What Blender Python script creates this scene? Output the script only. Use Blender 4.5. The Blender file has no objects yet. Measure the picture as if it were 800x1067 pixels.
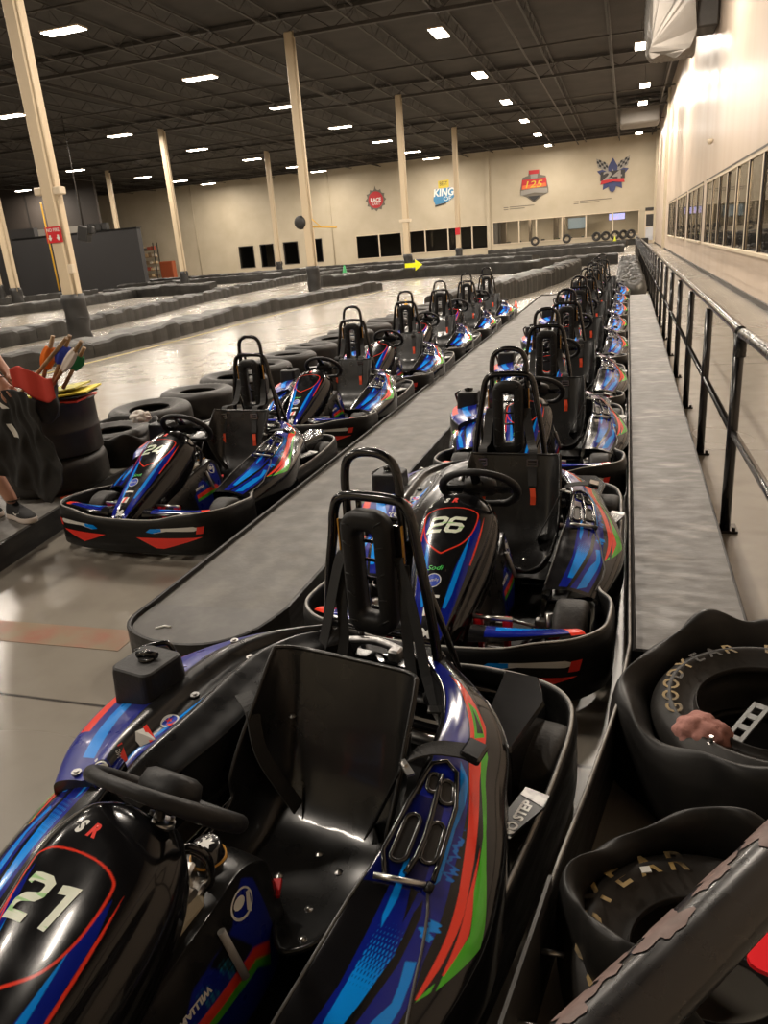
import bpy, bmesh, math, random
import numpy as np
from mathutils import Vector, Matrix

random.seed(7)
rng = np.random.default_rng(7)
PI = math.pi
SC = bpy.context.scene
COL = SC.collection

# ------------------------------------------------------------------ camera
_cx = Vector((0.954, 0.028, -0.297)); _fy = Vector((0.289, -0.339, 0.895)); _uz = Vector((-0.075, -0.940, -0.332))
# rows: world X, Y, Z axes written in camera (right, down, forward) coordinates
right = Vector((_cx[0], _fy[0], _uz[0])).normalized()
down = Vector((_cx[1], _fy[1], _uz[1])).normalized()
fwd = right.cross(down).normalized()
down = fwd.cross(right).normalized()
cam_d = bpy.data.cameras.new('camera')
cam = bpy.data.objects.new('camera', cam_d); COL.objects.link(cam)
m = Matrix((( right[0], -down[0], -fwd[0], 0), (right[1], -down[1], -fwd[1], 0), (right[2], -down[2], -fwd[2], 1.6), (0, 0, 0, 1)))
cam.matrix_world = m
cam_d.sensor_fit = 'VERTICAL'; cam_d.sensor_height = 24.0
cam_d.lens = 24.0 * 785.0 / 1067.0
cam_d.clip_start = 0.05; cam_d.clip_end = 300
SC.camera = cam

# ------------------------------------------------------------------ light and exposure
SC.view_settings.view_transform = 'Standard'; SC.view_settings.look = 'None'
SC.view_settings.gamma = 1.0; SC.view_settings.use_curve_mapping = False
SC.view_settings.exposure = 0.0
w = bpy.data.worlds.new('night'); SC.world = w; w.use_nodes = True
w.node_tree.nodes['Background'].inputs[0].default_value = (1.0, 0.86, 0.70, 1)
w.node_tree.nodes['Background'].inputs[1].default_value = 0.012
try:
    SC.cycles.use_light_tree = True
    SC.cycles.max_bounces = 7; SC.cycles.diffuse_bounces = 3; SC.cycles.glossy_bounces = 4
    SC.cycles.sample_clamp_indirect = 4.0
    SC.cycles.use_denoising = True
except Exception:
    pass
LAMP_POWER = 330.0        # watts of each high-bay lamp
LAMP_COL = (1.0, 0.885, 0.755)

# ------------------------------------------------------------------ helpers
def lin(h):
    """sRGB hex or 0-255 triple to linear rgb"""
    if isinstance(h, str):
        h = [int(h[i:i+2], 16) for i in (0, 2, 4)]
    return tuple(((c/255)/12.92 if c/255 <= .04045 else ((c/255+.055)/1.055)**2.4) for c in h)

def tag(o, label=None, cat=None, group=None, kind=None):
    if label: o['label'] = label
    if cat: o['category'] = cat
    if group: o['group'] = group
    if kind: o['kind'] = kind
    return o

def empty(name, loc=(0, 0, 0), rz=0.0):
    o = bpy.data.objects.new(name, None); COL.objects.link(o)
    o.location = loc; o.rotation_euler = (0, 0, rz); o.empty_display_size = .2
    return o

def new_obj(name, me, mat=None, parent=None, loc=None):
    me.name = name
    o = bpy.data.objects.new(name, me); COL.objects.link(o)
    if mat is not None:
        if isinstance(mat, (list, tuple)):
            for q in mat: me.materials.append(q)
        else: me.materials.append(mat)
    if parent is not None: o.parent = parent
    if loc is not None: o.location = loc
    return o

def copy_tree(o, parent=None, share=True):
    c = o.copy(); COL.objects.link(c); c.parent = parent
    for ch in list(o.children): copy_tree(ch, c)
    return c

class MB:
    """collects shapes, then links them as one mesh object"""
    def __init__(s): s.v = []; s.f = []; s.sm = []; s.mi = []; s.m = 0
    def add(s, V, F, smooth=False):
        b = len(s.v)
        s.v.extend([tuple(map(float, p)) for p in V])
        for f in F:
            s.f.append([b+i for i in f]); s.sm.append(smooth); s.mi.append(s.m)
        return s
    def box(s, c, d, rz=0.0, R=None, bev=0.0):
        x, y, z = [q/2 for q in d]
        if bev > 0:
            b = min(bev, x*.9, y*.9, z*.9)
            V = []
            for sz in (-1, 1):
                for (ax, ay, az) in ((x-b, y-b, z), (x, y-b, z-b), (x-b, y, z-b)):
                    pass
            # chamfered box from 24 points
            V = []; idx = {}
            for sx in (-1, 1):
                for sy in (-1, 1):
                    for sz in (-1, 1):
                        idx[(sx, sy, sz)] = len(V)
                        V += [(sx*x, sy*(y-b), sz*(z-b)), (sx*(x-b), sy*y, sz*(z-b)), (sx*(x-b), sy*(y-b), sz*z)]
            F = []
            for a in (-1, 1):
                F.append([idx[(a, -1, -1)], idx[(a, 1, -1)], idx[(a, 1, 1)], idx[(a, -1, 1)]][::a])
                F.append([idx[(-1, a, -1)]+1, idx[(1, a, -1)]+1, idx[(1, a, 1)]+1, idx[(-1, a, 1)]+1][::-a])
                F.append([idx[(-1, -1, a)]+2, idx[(1, -1, a)]+2, idx[(1, 1, a)]+2, idx[(-1, 1, a)]+2][::a])
            for a in (-1, 1):
                for c_ in (-1, 1):
                    s_ = a*c_
                    F.append([idx[(a, c_, -1)], idx[(a, c_, 1)], idx[(a, c_, 1)]+1, idx[(a, c_, -1)]+1][::s_])
                    F.append([idx[(a, -1, c_)]+2, idx[(a, 1, c_)]+2, idx[(a, 1, c_)], idx[(a, -1, c_)]][::-s_ or 1])
                    F.append([idx[(-1, a, c_)]+1, idx[(1, a, c_)]+1, idx[(1, a, c_)]+2, idx[(-1, a, c_)]+2][::s_])
                    for e in (-1, 1):
                        i0 = idx[(a, c_, e)]
                        F.append([i0, i0+1, i0+2][::a*c_*e])
        else:
            V = [(sx*x, sy*y, sz*z) for sx in (-1, 1) for sy in (-1, 1) for sz in (-1, 1)]
            F = [(0, 1, 3, 2), (4, 6, 7, 5), (0, 4, 5, 1), (2, 3, 7, 6), (0, 2, 6, 4), (1, 5, 7, 3)]
        if R is None and rz: R = Matrix.Rotation(rz, 3, 'Z')
        if R is not None: V = [tuple(R @ Vector(p)) for p in V]
        V = [(p[0]+c[0], p[1]+c[1], p[2]+c[2]) for p in V]
        return s.add(V, F)
    def tube(s, pts, r, n=10, closed=False, caps=True, smooth=True):
        P = [Vector(p) for p in pts]; k = len(P)
        rr = r if isinstance(r, (list, tuple)) else [r]*k
        T = []
        for i in range(k):
            if closed: t = P[(i+1) % k]-P[i-1]
            else: t = P[min(i+1, k-1)]-P[max(i-1, 0)]
            T.append(t.normalized() if t.length > 1e-9 else Vector((0, 0, 1)))
        u = T[0].orthogonal().normalized(); V = []
        for i in range(k):
            u = (u - T[i]*u.dot(T[i]))
            u = u.normalized() if u.length > 1e-6 else T[i].orthogonal().normalized()
            w_ = T[i].cross(u)
            for j in range(n):
                a = 2*PI*j/n
                V.append(P[i]+(u*math.cos(a)+w_*math.sin(a))*rr[i])
        F = []
        for i in range(k if closed else k-1):
            for j in range(n):
                a, b = i*n+j, i*n+(j+1) % n
                c_, d_ = ((i+1) % k)*n+(j+1) % n, ((i+1) % k)*n+j
                F.append((a, b, c_, d_))
        s.add(V, F, smooth)
        if caps and not closed:
            b = len(s.v)-len(V)
            s.f.append([b+j for j in range(n)][::-1]); s.sm.append(False); s.mi.append(s.m)
            s.f.append([b+(k-1)*n+j for j in range(n)]); s.sm.append(False); s.mi.append(s.m)
        return s
    def cyl(s, c, r, h, axis='Z', n=20, r2=None, smooth=True):
        """centre of base c"""
        d = {'X': (1, 0, 0), 'Y': (0, 1, 0), 'Z': (0, 0, 1)}[axis] if isinstance(axis, str) else axis
        d = Vector(d).normalized(); c = Vector(c)
        return s.tube([c, c+d*h], [r, r if r2 is None else r2], n, smooth=smooth)
    def lathe(s, prof, c=(0, 0, 0), n=32, R=None, closed=False, smooth=True, wob=None):
        """prof: list of (r, z); axis z"""
        V = []; k = len(prof)
        for i, (r, z) in enumerate(prof):
            for j in range(n):
                a = 2*PI*j/n
                q = Vector((r*math.cos(a), r*math.sin(a), z))
                if wob: q = Vector(wob(q, i, a))
                if R is not None: q = R @ q
                V.append((q[0]+c[0], q[1]+c[1], q[2]+c[2]))
        F = []
        for i in range(k if closed else k-1):
            for j in range(n):
                i2 = (i+1) % k
                F.append((i*n+j, i*n+(j+1) % n, i2*n+(j+1) % n, i2*n+j))
        return s.add(V, F, smooth)
    def prism(s, poly, z0, z1, fn=None):
        """2-D outline extruded from z0 to z1; fn maps (x,y,z) to world"""
        n = len(poly); fn = fn or (lambda x, y, z: (x, y, z))
        V = [fn(x, y, z0) for x, y in poly]+[fn(x, y, z1) for x, y in poly]
        F = [list(range(n))[::-1], list(range(n, 2*n))]+[(i, (i+1) % n, n+(i+1) % n, n+i) for i in range(n)]
        return s.add(V, F)
    def grid(s, P, closed_u=False, closed_v=False, smooth=True, flip=False):
        P = np.asarray(P, float); nu, nv = P.shape[:2]; V = P.reshape(-1, 3)
        F = []
        for i in range(nu if closed_u else nu-1):
            for j in range(nv if closed_v else nv-1):
                a, b = i*nv+j, i*nv+(j+1) % nv
                c_, d_ = ((i+1) % nu)*nv+(j+1) % nv, ((i+1) % nu)*nv+j
                F.append((a, d_, c_, b) if flip else (a, b, c_, d_))
        return s.add(V, F, smooth)
    def build(s, name, mat, parent=None, loc=None, weld=False):
        me = bpy.data.meshes.new(name)
        me.from_pydata(s.v, [], s.f)
        me.polygons.foreach_set('use_smooth', s.sm)
        o = new_obj(name, me, mat, parent, loc)
        if isinstance(mat, (list, tuple)): me.polygons.foreach_set('material_index', s.mi)
        me.validate(); me.update()
        return o

def cr(P, n, closed=False):
    """Catmull-Rom resample of control points (k, d) to n samples"""
    P = np.asarray(P, float); k = len(P)
    segs = k if closed else k-1
    t = np.linspace(0, segs, n, endpoint=not closed)
    i = np.minimum(t.astype(int), segs-1); f = (t-i)[:, None]
    g = (lambda j: P[j % k]) if closed else (lambda j: P[np.clip(j, 0, k-1)])
    p0, p1, p2, p3 = g(i-1), g(i), g(i+1), g(i+2)
    return .5*((2*p1)+(-p0+p2)*f+(2*p0-5*p1+4*p2-p3)*f*f+(-p0+3*p1-3*p2+p3)*f**3)

def cr2(G, nu, nv):
    """resample control grid (a, b, 3) to (nu, nv, 3)"""
    G = np.asarray(G, float); a, b = G.shape[:2]
    A = cr(G.reshape(a, -1), nu).reshape(nu, b, 3)
    B = cr(A.transpose(1, 0, 2).reshape(b, -1), nv).reshape(nv, nu, 3)
    return B.transpose(1, 0, 2)

def surf(name, P, mat, parent=None, col=None, closed_u=False, closed_v=False, flip=False):
    """dense grid surface as one object; col: (nu,nv,3) linear colours"""
    P = np.asarray(P, float); nu, nv = P.shape[:2]
    me = bpy.data.meshes.new(name)
    iu = np.arange(nu if closed_u else nu-1); iv = np.arange(nv if closed_v else nv-1)
    I, J = np.meshgrid(iu, iv, indexing='ij'); I2 = (I+1) % nu; J2 = (J+1) % nv
    q = [I*nv+J, I*nv+J2, I2*nv+J2, I2*nv+J]
    if flip: q = q[::-1]
    Q = np.stack(q, -1).reshape(-1, 4)
    me.vertices.add(nu*nv); me.vertices.foreach_set('co', P.reshape(-1).astype(np.float32))
    me.loops.add(Q.size); me.loops.foreach_set('vertex_index', Q.reshape(-1).astype(np.int32))
    me.polygons.add(len(Q)); me.polygons.foreach_set('loop_start', (np.arange(len(Q))*4).astype(np.int32))
    me.polygons.foreach_set('use_smooth', np.ones(len(Q), bool))
    me.update(calc_edges=True)
    if col is not None:
        at = me.color_attributes.new('Col', 'FLOAT_COLOR', 'POINT')
        c4 = np.ones((nu*nv, 4), np.float32); c4[:, :3] = np.asarray(col).reshape(-1, 3)
        at.data.foreach_set('color', c4.reshape(-1))
    return new_obj(name, me, mat, parent)

def inpoly(X, Y, poly):
    X = np.asarray(X); Y = np.asarray(Y); r = np.zeros(X.shape, bool); n = len(poly)
    for i in range(n):
        x1, y1 = poly[i]; x2, y2 = poly[(i+1) % n]
        c = ((y1 > Y) != (y2 > Y))
        with np.errstate(divide='ignore', invalid='ignore'):
            xx = (x2-x1)*(Y-y1)/((y2-y1) if y2 != y1 else 1e-9)+x1
        r ^= c & (X < xx)
    return r

def text_poly(body, size=1.0, shear=0.0, bold=0.0, extrude=0.0):
    """text as triangles in 2-D: returns (verts (n,2), faces), centred; height about 0.7*size"""
    cu = bpy.data.curves.new('lettering', 'FONT'); cu.body = body; cu.size = size; cu.shear = shear; cu.offset = bold
    cu.align_x = 'CENTER'; cu.align_y = 'CENTER'; cu.resolution_u = 3
    ob = bpy.data.objects.new('lettering', cu); COL.objects.link(ob)
    dg = bpy.context.evaluated_depsgraph_get(); dg.update()
    me = ob.evaluated_get(dg).to_mesh()
    V = np.array([v.co[:2] for v in me.vertices]); F = [tuple(p.vertices) for p in me.polygons]
    ob.evaluated_get(dg).to_mesh_clear()
    bpy.data.objects.remove(ob); bpy.data.curves.remove(cu)
    c = (V.min(0)+V.max(0))/2
    return V-c, F

def add_text(mb, body, size, fn, shear=0.0, bold=0.0, h=None, wdt=None, lift=0.0):
    """fn maps (x, y) of the lettering to a 3-D point; h / wdt force its height and width"""
    V, F = text_poly(body, size, shear, bold)
    ext = V.max(0)-V.min(0)
    s = np.array([1.0, 1.0])
    if h: s = np.array([h/ext[1]]*2)
    if wdt: s[0] = wdt/ext[0]
    V = V*s
    mb.add([fn(x, y) for x, y in V], F)

def poly_fill(mb, poly, fn, sub=0):
    """filled outline mapped by fn, as a triangle fan of its ear-clipping"""
    from mathutils.geometry import tessellate_polygon
    P = [Vector((x, y, 0)) for x, y in poly]
    T = tessellate_polygon([P])
    V = [(p.x, p.y) for p in P]; T = [tuple(t) for t in T]
    for _ in range(sub):
        nT = []; mid = {}
        def md(a, b):
            k = (min(a, b), max(a, b))
            if k not in mid:
                mid[k] = len(V); V.append(((V[a][0]+V[b][0])/2, (V[a][1]+V[b][1])/2))
            return mid[k]
        for a, b, c in T:
            ab, bc, ca = md(a, b), md(b, c), md(c, a)
            nT += [(a, ab, ca), (ab, b, bc), (ca, bc, c), (ab, bc, ca)]
        T = nT
    W = [fn(x, y) for x, y in V]
    mb.add(W, T)

# ------------------------------------------------------------------ materials
def mat(name, col, rough=.5, metal=0.0, spec=.5, coat=0.0, noise=None, bump=None, emit=None, stretch=None, coatr=.05, rvar=None, seed=0.0, obj_coords=True):
    """noise = (scale, other colour, contrast lo, hi); bump = (scale, strength); rvar=(scale, rough2)"""
    M = bpy.data.materials.new(name); M.use_nodes = True
    nt = M.node_tree; N = nt.nodes; L = nt.links; b = N['Principled BSDF']
    b.inputs['Base Color'].default_value = (*col, 1); b.inputs['Roughness'].default_value = rough
    b.inputs['Metallic'].default_value = metal; b.inputs['Specular IOR Level'].default_value = spec
    b.inputs['Coat Weight'].default_value = coat; b.inputs['Coat Roughness'].default_value = coatr
    tc = N.new('ShaderNodeTexCoord'); vec = tc.outputs['Object']
    if stretch:
        mp = N.new('ShaderNodeMapping'); mp.inputs['Scale'].default_value = stretch; L.new(vec, mp.inputs[0]); vec = mp.outputs[0]
    def ns(sc, det=6):
        n = N.new('ShaderNodeTexNoise'); n.inputs['Scale'].default_value = sc; n.inputs['Detail'].default_value = det
        L.new(vec, n.inputs['Vector']); return n
    if noise:
        n = ns(noise[0]); r = N.new('ShaderNodeMapRange'); r.inputs[1].default_value = noise[2]; r.inputs[2].default_value = noise[3]
        L.new(n.outputs['Fac'], r.inputs[0])
        mx = N.new('ShaderNodeMix'); mx.data_type = 'RGBA'; mx.inputs[6].default_value = (*col, 1); mx.inputs[7].default_value = (*noise[1], 1)
        L.new(r.outputs[0], mx.inputs[0]); L.new(mx.outputs[2], b.inputs['Base Color'])
    if rvar:
        n = ns(rvar[0]); r = N.new('ShaderNodeMapRange'); r.inputs[1].default_value = .35; r.inputs[2].default_value = .65
        r.inputs[3].default_value = rough; r.inputs[4].default_value = rvar[1]
        L.new(n.outputs['Fac'], r.inputs[0]); L.new(r.outputs[0], b.inputs['Roughness'])
    if bump:
        n = ns(bump[0]); bp = N.new('ShaderNodeBump'); bp.inputs['Strength'].default_value = bump[1]; bp.inputs['Distance'].default_value = .01
        L.new(n.outputs['Fac'], bp.inputs['Height']); L.new(bp.outputs[0], b.inputs['Normal'])
    if emit:
        b.inputs['Emission Color'].default_value = (*emit[0], 1); b.inputs['Emission Strength'].default_value = emit[1]
    return M

def mat_vcol(name, rough=.2, coat=.6, spec=.5):
    M = bpy.data.materials.new(name); M.use_nodes = True
    nt = M.node_tree; b = nt.nodes['Principled BSDF']
    a = nt.nodes.new('ShaderNodeVertexColor'); a.layer_name = 'Col'
    nt.links.new(a.outputs[0], b.inputs['Base Color'])
    b.inputs['Roughness'].default_value = rough; b.inputs['Coat Weight'].default_value = coat; b.inputs['Coat Roughness'].default_value = .04
    b.inputs['Specular IOR Level'].default_value = spec
    n = nt.nodes.new('ShaderNodeTexNoise'); n.inputs['Scale'].default_value = 14
    r = nt.nodes.new('ShaderNodeMapRange'); r.inputs[1].default_value = .3; r.inputs[2].default_value = .7
    r.inputs[3].default_value = rough*.7; r.inputs[4].default_value = rough*1.25
    tc = nt.nodes.new('ShaderNodeTexCoord'); nt.links.new(tc.outputs['Object'], n.inputs['Vector'])
    nt.links.new(n.outputs['Fac'], r.inputs[0]); nt.links.new(r.outputs[0], b.inputs['Roughness'])
    return M

K = (.006, .006, .007)
RED = lin('f0402c'); GREEN = lin('4fb52a'); NAVY = lin('101f86'); CYAN = lin('0c8ff2'); WHITE = (.8, .8, .76)
M_BODY = mat_vcol('glossy_printed_bodywork', .17, .4, .4)
M_GLOSS = mat('gloss_black_plastic', (.008, .008, .009), .18, coat=.6)
M_SATIN = mat('satin_black_plastic', (.009, .009, .0095), .36, spec=.35, noise=(30, (.014, .0135, .013), .4, .7))
M_SEAT = mat('worn_black_seat_shell', (.009, .009, .009), .26, spec=.5, coat=.15, noise=(7, (.018, .017, .016), .45, .75), rvar=(9, .36))
M_PAD = mat('moulded_black_foam', (.010, .010, .0105), .5, spec=.35, bump=(60, .15))
M_TUBE = mat('black_powder_coated_tube', (.007, .007, .008), .2, coat=.5)
M_RUB = mat('kart_tyre_rubber', (.018, .017, .016), .6, noise=(25, (.04, .037, .033), .45, .8), bump=(70, .2))
M_BUMP = mat('scuffed_black_bumper_plastic', (.007, .007, .007), .36, spec=.35, noise=(9, (.016, .015, .014), .5, .85), rvar=(12, .5), stretch=(1, 1, 6))
M_EDGE = mat('worn_grey_bumper_edge', lin('b4b1aa'), .45, noise=(14, lin('6c6965'), .35, .75))
M_CHROME = mat('brushed_steel', (.55, .54, .52), .28, metal=1.0)
M_ALU = mat('dull_aluminium', (.42, .41, .40), .45, metal=1.0, noise=(40, (.2, .2, .2), .4, .7))
M_REDM = mat('red_painted_metal', lin('c8141a'), .3, coat=.4)
M_BELT = mat('black_webbing', (.022, .022, .022), .8, bump=(300, .3))
M_TAG = mat('orange_release_tag', lin('f0522a'), .5)
M_STK_W = mat('white_sticker', (.72, .72, .68), .35)
M_NUM = mat('pale_green_number_vinyl', lin('dfe6d2'), .3, noise=(34, lin('9fcf8c'), .56, .62), stretch=(.3, 3, 1))
M_STK_R = mat('red_sticker', lin('ee3c30'), .3)
M_STK_G = mat('green_sticker', lin('46d45c'), .35)
M_STK_B = mat('royal_blue_sticker', lin('2747b8'), .3)
M_STK_K = mat('black_sticker', (.012, .012, .012), .3)
M_YEL = mat('amber_plate_edge', lin('c8902a'), .45)
M_TANK = mat('translucent_fuel_tank', lin('a09a86'), .4)
M_GREYR = mat('pale_grey_rod', lin('9a9a98'), .4)
M_NAVYP = mat('navy_strap', lin('1c3c8c'), .6)
# ------------------------------------------------------------------ kart surfaces (numpy only); kart faces -Y, x right
POD_C = [  # inner xyz, outer xyz, front to rear
    ((.33, -.54, .26), (.53, -.50, .215)), ((.35, -.36, .32), (.575, -.32, .25)), ((.36, -.20, .36), (.60, -.13, .28)),
    ((.375, -.08, .395), (.590, .0, .305)), ((.375, .08, .425), (.560, .13, .325)), ((.355, .22, .44), (.510, .27, .345)),
    ((.32, .36, .44), (.465, .41, .365)), ((.26, .48, .44), (.375, .53, .39)), ((.15, .60, .43), (.22, .645, .41))]

def pod_surface(nu, nv, C=POD_C, bulge=.03):
    G = []
    for a, b in C:
        a = np.array(a); b = np.array(b); row = [a+(-.012, 0, -.13), a+(-.006, 0, -.02)]
        for u in (.0, .25, .5, .75, 1.0):
            row.append(a+(b-a)*u+np.array((0, 0, bulge*math.sin(PI*(.12+.76*u)))))
        d = (b-a); d[2] = 0; d = d/np.linalg.norm(d)
        row += [b+d*.018+(0, 0, -.03), b+d*.02+(0, 0, -.14)]
        G.append(row)
    return cr2(G, nu, nv)

NOSE_C = [  # y, crown z, half width at shoulder, low z, low half width
    (-.985, .245, .050, .17, .07), (-.95, .285, .066, .185, .085), (-.85, .350, .088, .20, .112), (-.70, .445, .118, .26, .145),
    (-.57, .520, .140, .33, .165), (-.45, .580, .143, .41, .165), (-.375, .605, .118, .46, .140), (-.335, .590, .080, .49, .10)]
NOSE_X = -.03

def nose_surface(nu, nv):
    G = []
    for y, zc, hw, zl, hl in NOSE_C:
        s = zc-.045*min(1, hw/.12)
        half = [(hl*.98, zl-.02), (hl, zl), (hl*.95+hw*.08, (zl+s)/2), (hw*1.04, s-.012), (hw*.93, s+.012), (hw*.55, zc-.008)]
        pts = [(-x, z) for x, z in half]+[(0, zc)]+[(x, z) for x, z in half[::-1]]
        dy = [.0]*len(pts)
        G.append([(NOSE_X+x, y+(.02 if abs(x) > hw else 0), z) for (x, z) in pts])
    return cr2(G, nu, nv)

COVER_C = [
    ((-.275, -.155, .345), (-.54, -.175, .355)), ((-.24, -.03, .385), (-.615, -.05, .375)), ((-.205, .12, .415), (-.655, .12, .39)),
    ((-.20, .27, .44), (-.66, .28, .39)), ((-.21, .40, .45), (-.62, .43, .39)), ((-.18, .52, .45), (-.52, .57, .39)), ((-.12, .62, .44), (-.34, .685, .39))]

def cover_surface(nu, nv):
    G = []
    for k, (a, b) in enumerate(COVER_C):
        a = np.array(a); b = np.array(b); row = [a+(.01, 0, -.14), a+(.004, 0, -.02)]
        for u, h in ((0, 0), (.12, .018), (.24, .040), (.30, .018), (.42, .012), (.48, .040), (.55, .046), (.62, .038), (.8, .026), (1, .0)):
            row.append(a+(b-a)*u+np.array((0, 0, h)))
        row += [b+np.array((-.016, 0, -.04)), b+np.array((-.012, 0, -.17))]
        G.append(row)
    return cr2(G, nu, nv)

TANK_C = [  # y, top z, half width top, half width bottom, x centre
    (-.10, .235, .035, .05, .055), (-.14, .335, .052, .078, .055), (-.22, .385, .066, .107, .050), (-.32, .375, .078, .127, .045),
    (-.45, .355, .095, .140, .03), (-.62, .315, .105, .140, .01), (-.80, .24, .09, .12, -.01), (-.90, .19, .07, .10, -.02)]

def tank_surface(nu, nv):
    G = []
    for y, zt, ht, hb, x0 in TANK_C:
        half = [(hb, .075), (hb, .12), (hb*.96+.0, (zt+.1)/2), (ht*1.05, zt-.02), (ht*.9, zt-.004)]
        pts = [(-x, z) for x, z in half]+[(0, zt)]+[(x, z) for x, z in half[::-1]]
        G.append([(x0+x, y, z) for x, z in pts])
    return cr2(G, nu, nv)

RING = [(0, -1.0, .245), (.22, -.99, .25), (.36, -.97, .275), (.49, -.93, .285), (.575, -.82, .28), (.592, -.68, .27), (.585, -.54, .255),
        (.535, -.43, .25), (.56, -.31, .25), (.588, -.14, .25), (.592, .08, .25), (.588, .30, .25), (.582, .50, .26), (.568, .68, .275),
        (.525, .80, .28), (.42, .865, .28), (.22, .89, .27), (0, .87, .26)]

def ring_path(n):
    P = np.array(RING); M = P[1:-1][::-1].copy(); M[:, 0] *= -1
    return cr(np.vstack([P, M]), n, closed=True)

SEAT_C = [  # y, z, half width, wing rise (along outward normal), notch
    (-.20, .205, .190, .06), (-.15, .165, .195, .085), (-.05, .140, .200, .115), (.06, .140, .205, .14), (.145, .175, .210, .165),
    (.205, .25, .212, .175), (.245, .35, .212, .15), (.280, .46, .205, .105), (.305, .54, .200, .07), (.320, .585, .195, .05)]
SEAT_X = .085

def seat_surface(nu, nv):
    C = np.array(SEAT_C); G = []
    for i, (y, z, hw, wg) in enumerate(SEAT_C):
        t = C[min(i+1, len(C)-1), :2]-C[max(i-1, 0), :2]; t = t/np.linalg.norm(t); nrm = np.array((-t[1], t[0]))
        row = []
        for u, lift in ((-1.0, 1.0), (-.985, .72), (-.93, .34), (-.8, .08), (-.6, .015), (-.3, .0), (0, .0), (.3, .0), (.6, .015), (.8, .08), (.93, .34), (.985, .72), (1.0, 1.0)):
            fl = 0
            yy, zz = y+nrm[0]*wg*lift, z+nrm[1]*wg*lift
            if i == 0:   # thigh lobes and the notch between them
                f = math.cos(abs(u)*PI/1.1)
                yy += .105*max(0, 1-abs(u)/.42)-.03*math.exp(-((abs(u)-.6)/.25)**2)
                zz += .0
            if i == 1: yy += .03*max(0, 1-abs(u)/.38)
            row.append((SEAT_X+hw*u*(1+.10*lift), yy, zz))
        G.append(row)
    return cr2(G, nu, nv)
# ------------------------------------------------------------------ painting the bodywork prints (colour per point)
def aa(fn, nu, nv, k=3):
    c = fn(nu*k, nv*k)
    return c.reshape(nu, k, nv, k, 3).mean((1, 3))

def paint_pod(nu, nv):
    T, V = np.meshgrid(np.linspace(0, 1, nu), np.linspace(0, 1, nv), indexing='ij')
    c = np.zeros((nu, nv, 3)); c[:] = K
    def put(poly, col):
        c[inpoly(T, V, poly)] = col
    navy = [(.98, .30), (.965, .42), (.90, .505), (.72, .51), (.618, .545), (.417, .575), (.21, .62), (.165, .65), (.11, .66), (.02, .66), (.02, .38), (.143, .40), (.30, .37), (.43, .34), (.5, .30), (.75, .29)]
    put(navy, NAVY)
    put([(.50, .25), (.50, .44), (.38, .48), (.31, .50), (.31, .25)], tuple(.25*x for x in NAVY))
    put([(.62, .47), (.58, .545), (.52, .545), (.46, .53), (.35, .545), (.335, .53), (.46, .50), (.55, .50)], CYAN)
    put([(.38, .372), (.33, .385), (.25, .405), (.23, .425), (.29, .425), (.33, .41), (.375, .39)], CYAN)
    # halftone dots, growing towards the front
    a, b = (T-.10)*60, (V-.40)*75
    for ph in (0, .5):
        da = (a+ph) % 1-.5; db = (b+ph) % 1-.5
        rad = np.clip((.245-T)*4.6, 0, .52)
        m_ = (da**2+db**2 < rad**2) & inpoly(T, V, [(.25, .41), (.25, .52), (.19, .525), (.12, .515), (.06, .50), (.06, .43)])
        c[m_] = CYAN
    put([(.30, .515), (.27, .535), (.19, .55), (.10, .53), (.02, .49), (.02, .46), (.13, .505), (.20, .52), (.27, .505)], K)
    put([(.32, .447), (.31, .485), (.245, .488)], K)
    w1 = .012*np.sin(T*210)+.008*np.sin(T*530+1)
    put([(.20, .565), (.205, .60), (.185, .615), (.15, .635), (.11, .635), (.04, .62), (.02, .55), (.08, .56), (.12, .575), (.15, .60), (.17, .59)], CYAN)
    c[inpoly(T+w1*.6, V+w1, [(.27, .562), (.27, .60), (.245, .614), (.23, .60), (.245, .566)])] = CYAN
    c[inpoly(T+w1, V+w1, [(.46, .56), (.45, .585), (.40, .565), (.36, .60), (.355, .57), (.40, .55)])] = tuple(.5*x+.5*y for x, y in zip(CYAN, NAVY))
    # dark outline, red band, second wedge, green
    put([(.915, .425), (.768, .458), (.583, .538), (.467, .579), (.344, .618), (.251, .636), (.155, .65), (.155, .70), (.50, .69), (.66, .65), (.76, .63), (.92, .51)], K)
    put([(.907, .434), (.768, .47), (.583, .548), (.467, .589), (.344, .630), (.251, .648), (.166, .658), (.166, .667), (.212, .676), (.301, .672), (.421, .65), (.525, .626), (.598, .612), (.757, .612), (.888, .498)], RED)
    put([(.82, .485), (.70, .53), (.72, .60), (.80, .55)], GREEN)
    put([(.80, .515), (.72, .545), (.73, .59)], K)
    put([(.70, .615), (.672, .645), (.598, .650), (.564, .66), (.49, .675), (.413, .705), (.266, .785), (.185, .70), (.205, .695), (.274, .715), (.359, .68), (.48, .665), (.56, .635), (.66, .60)], GREEN)
    put([(.455, .662), (.332, .667), (.205, .692), (.205, .699), (.274, .712), (.359, .68)], RED)
    put([(.162, .662), (.181, .689), (.193, .685), (.170, .667)], GREEN)
    return c

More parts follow.
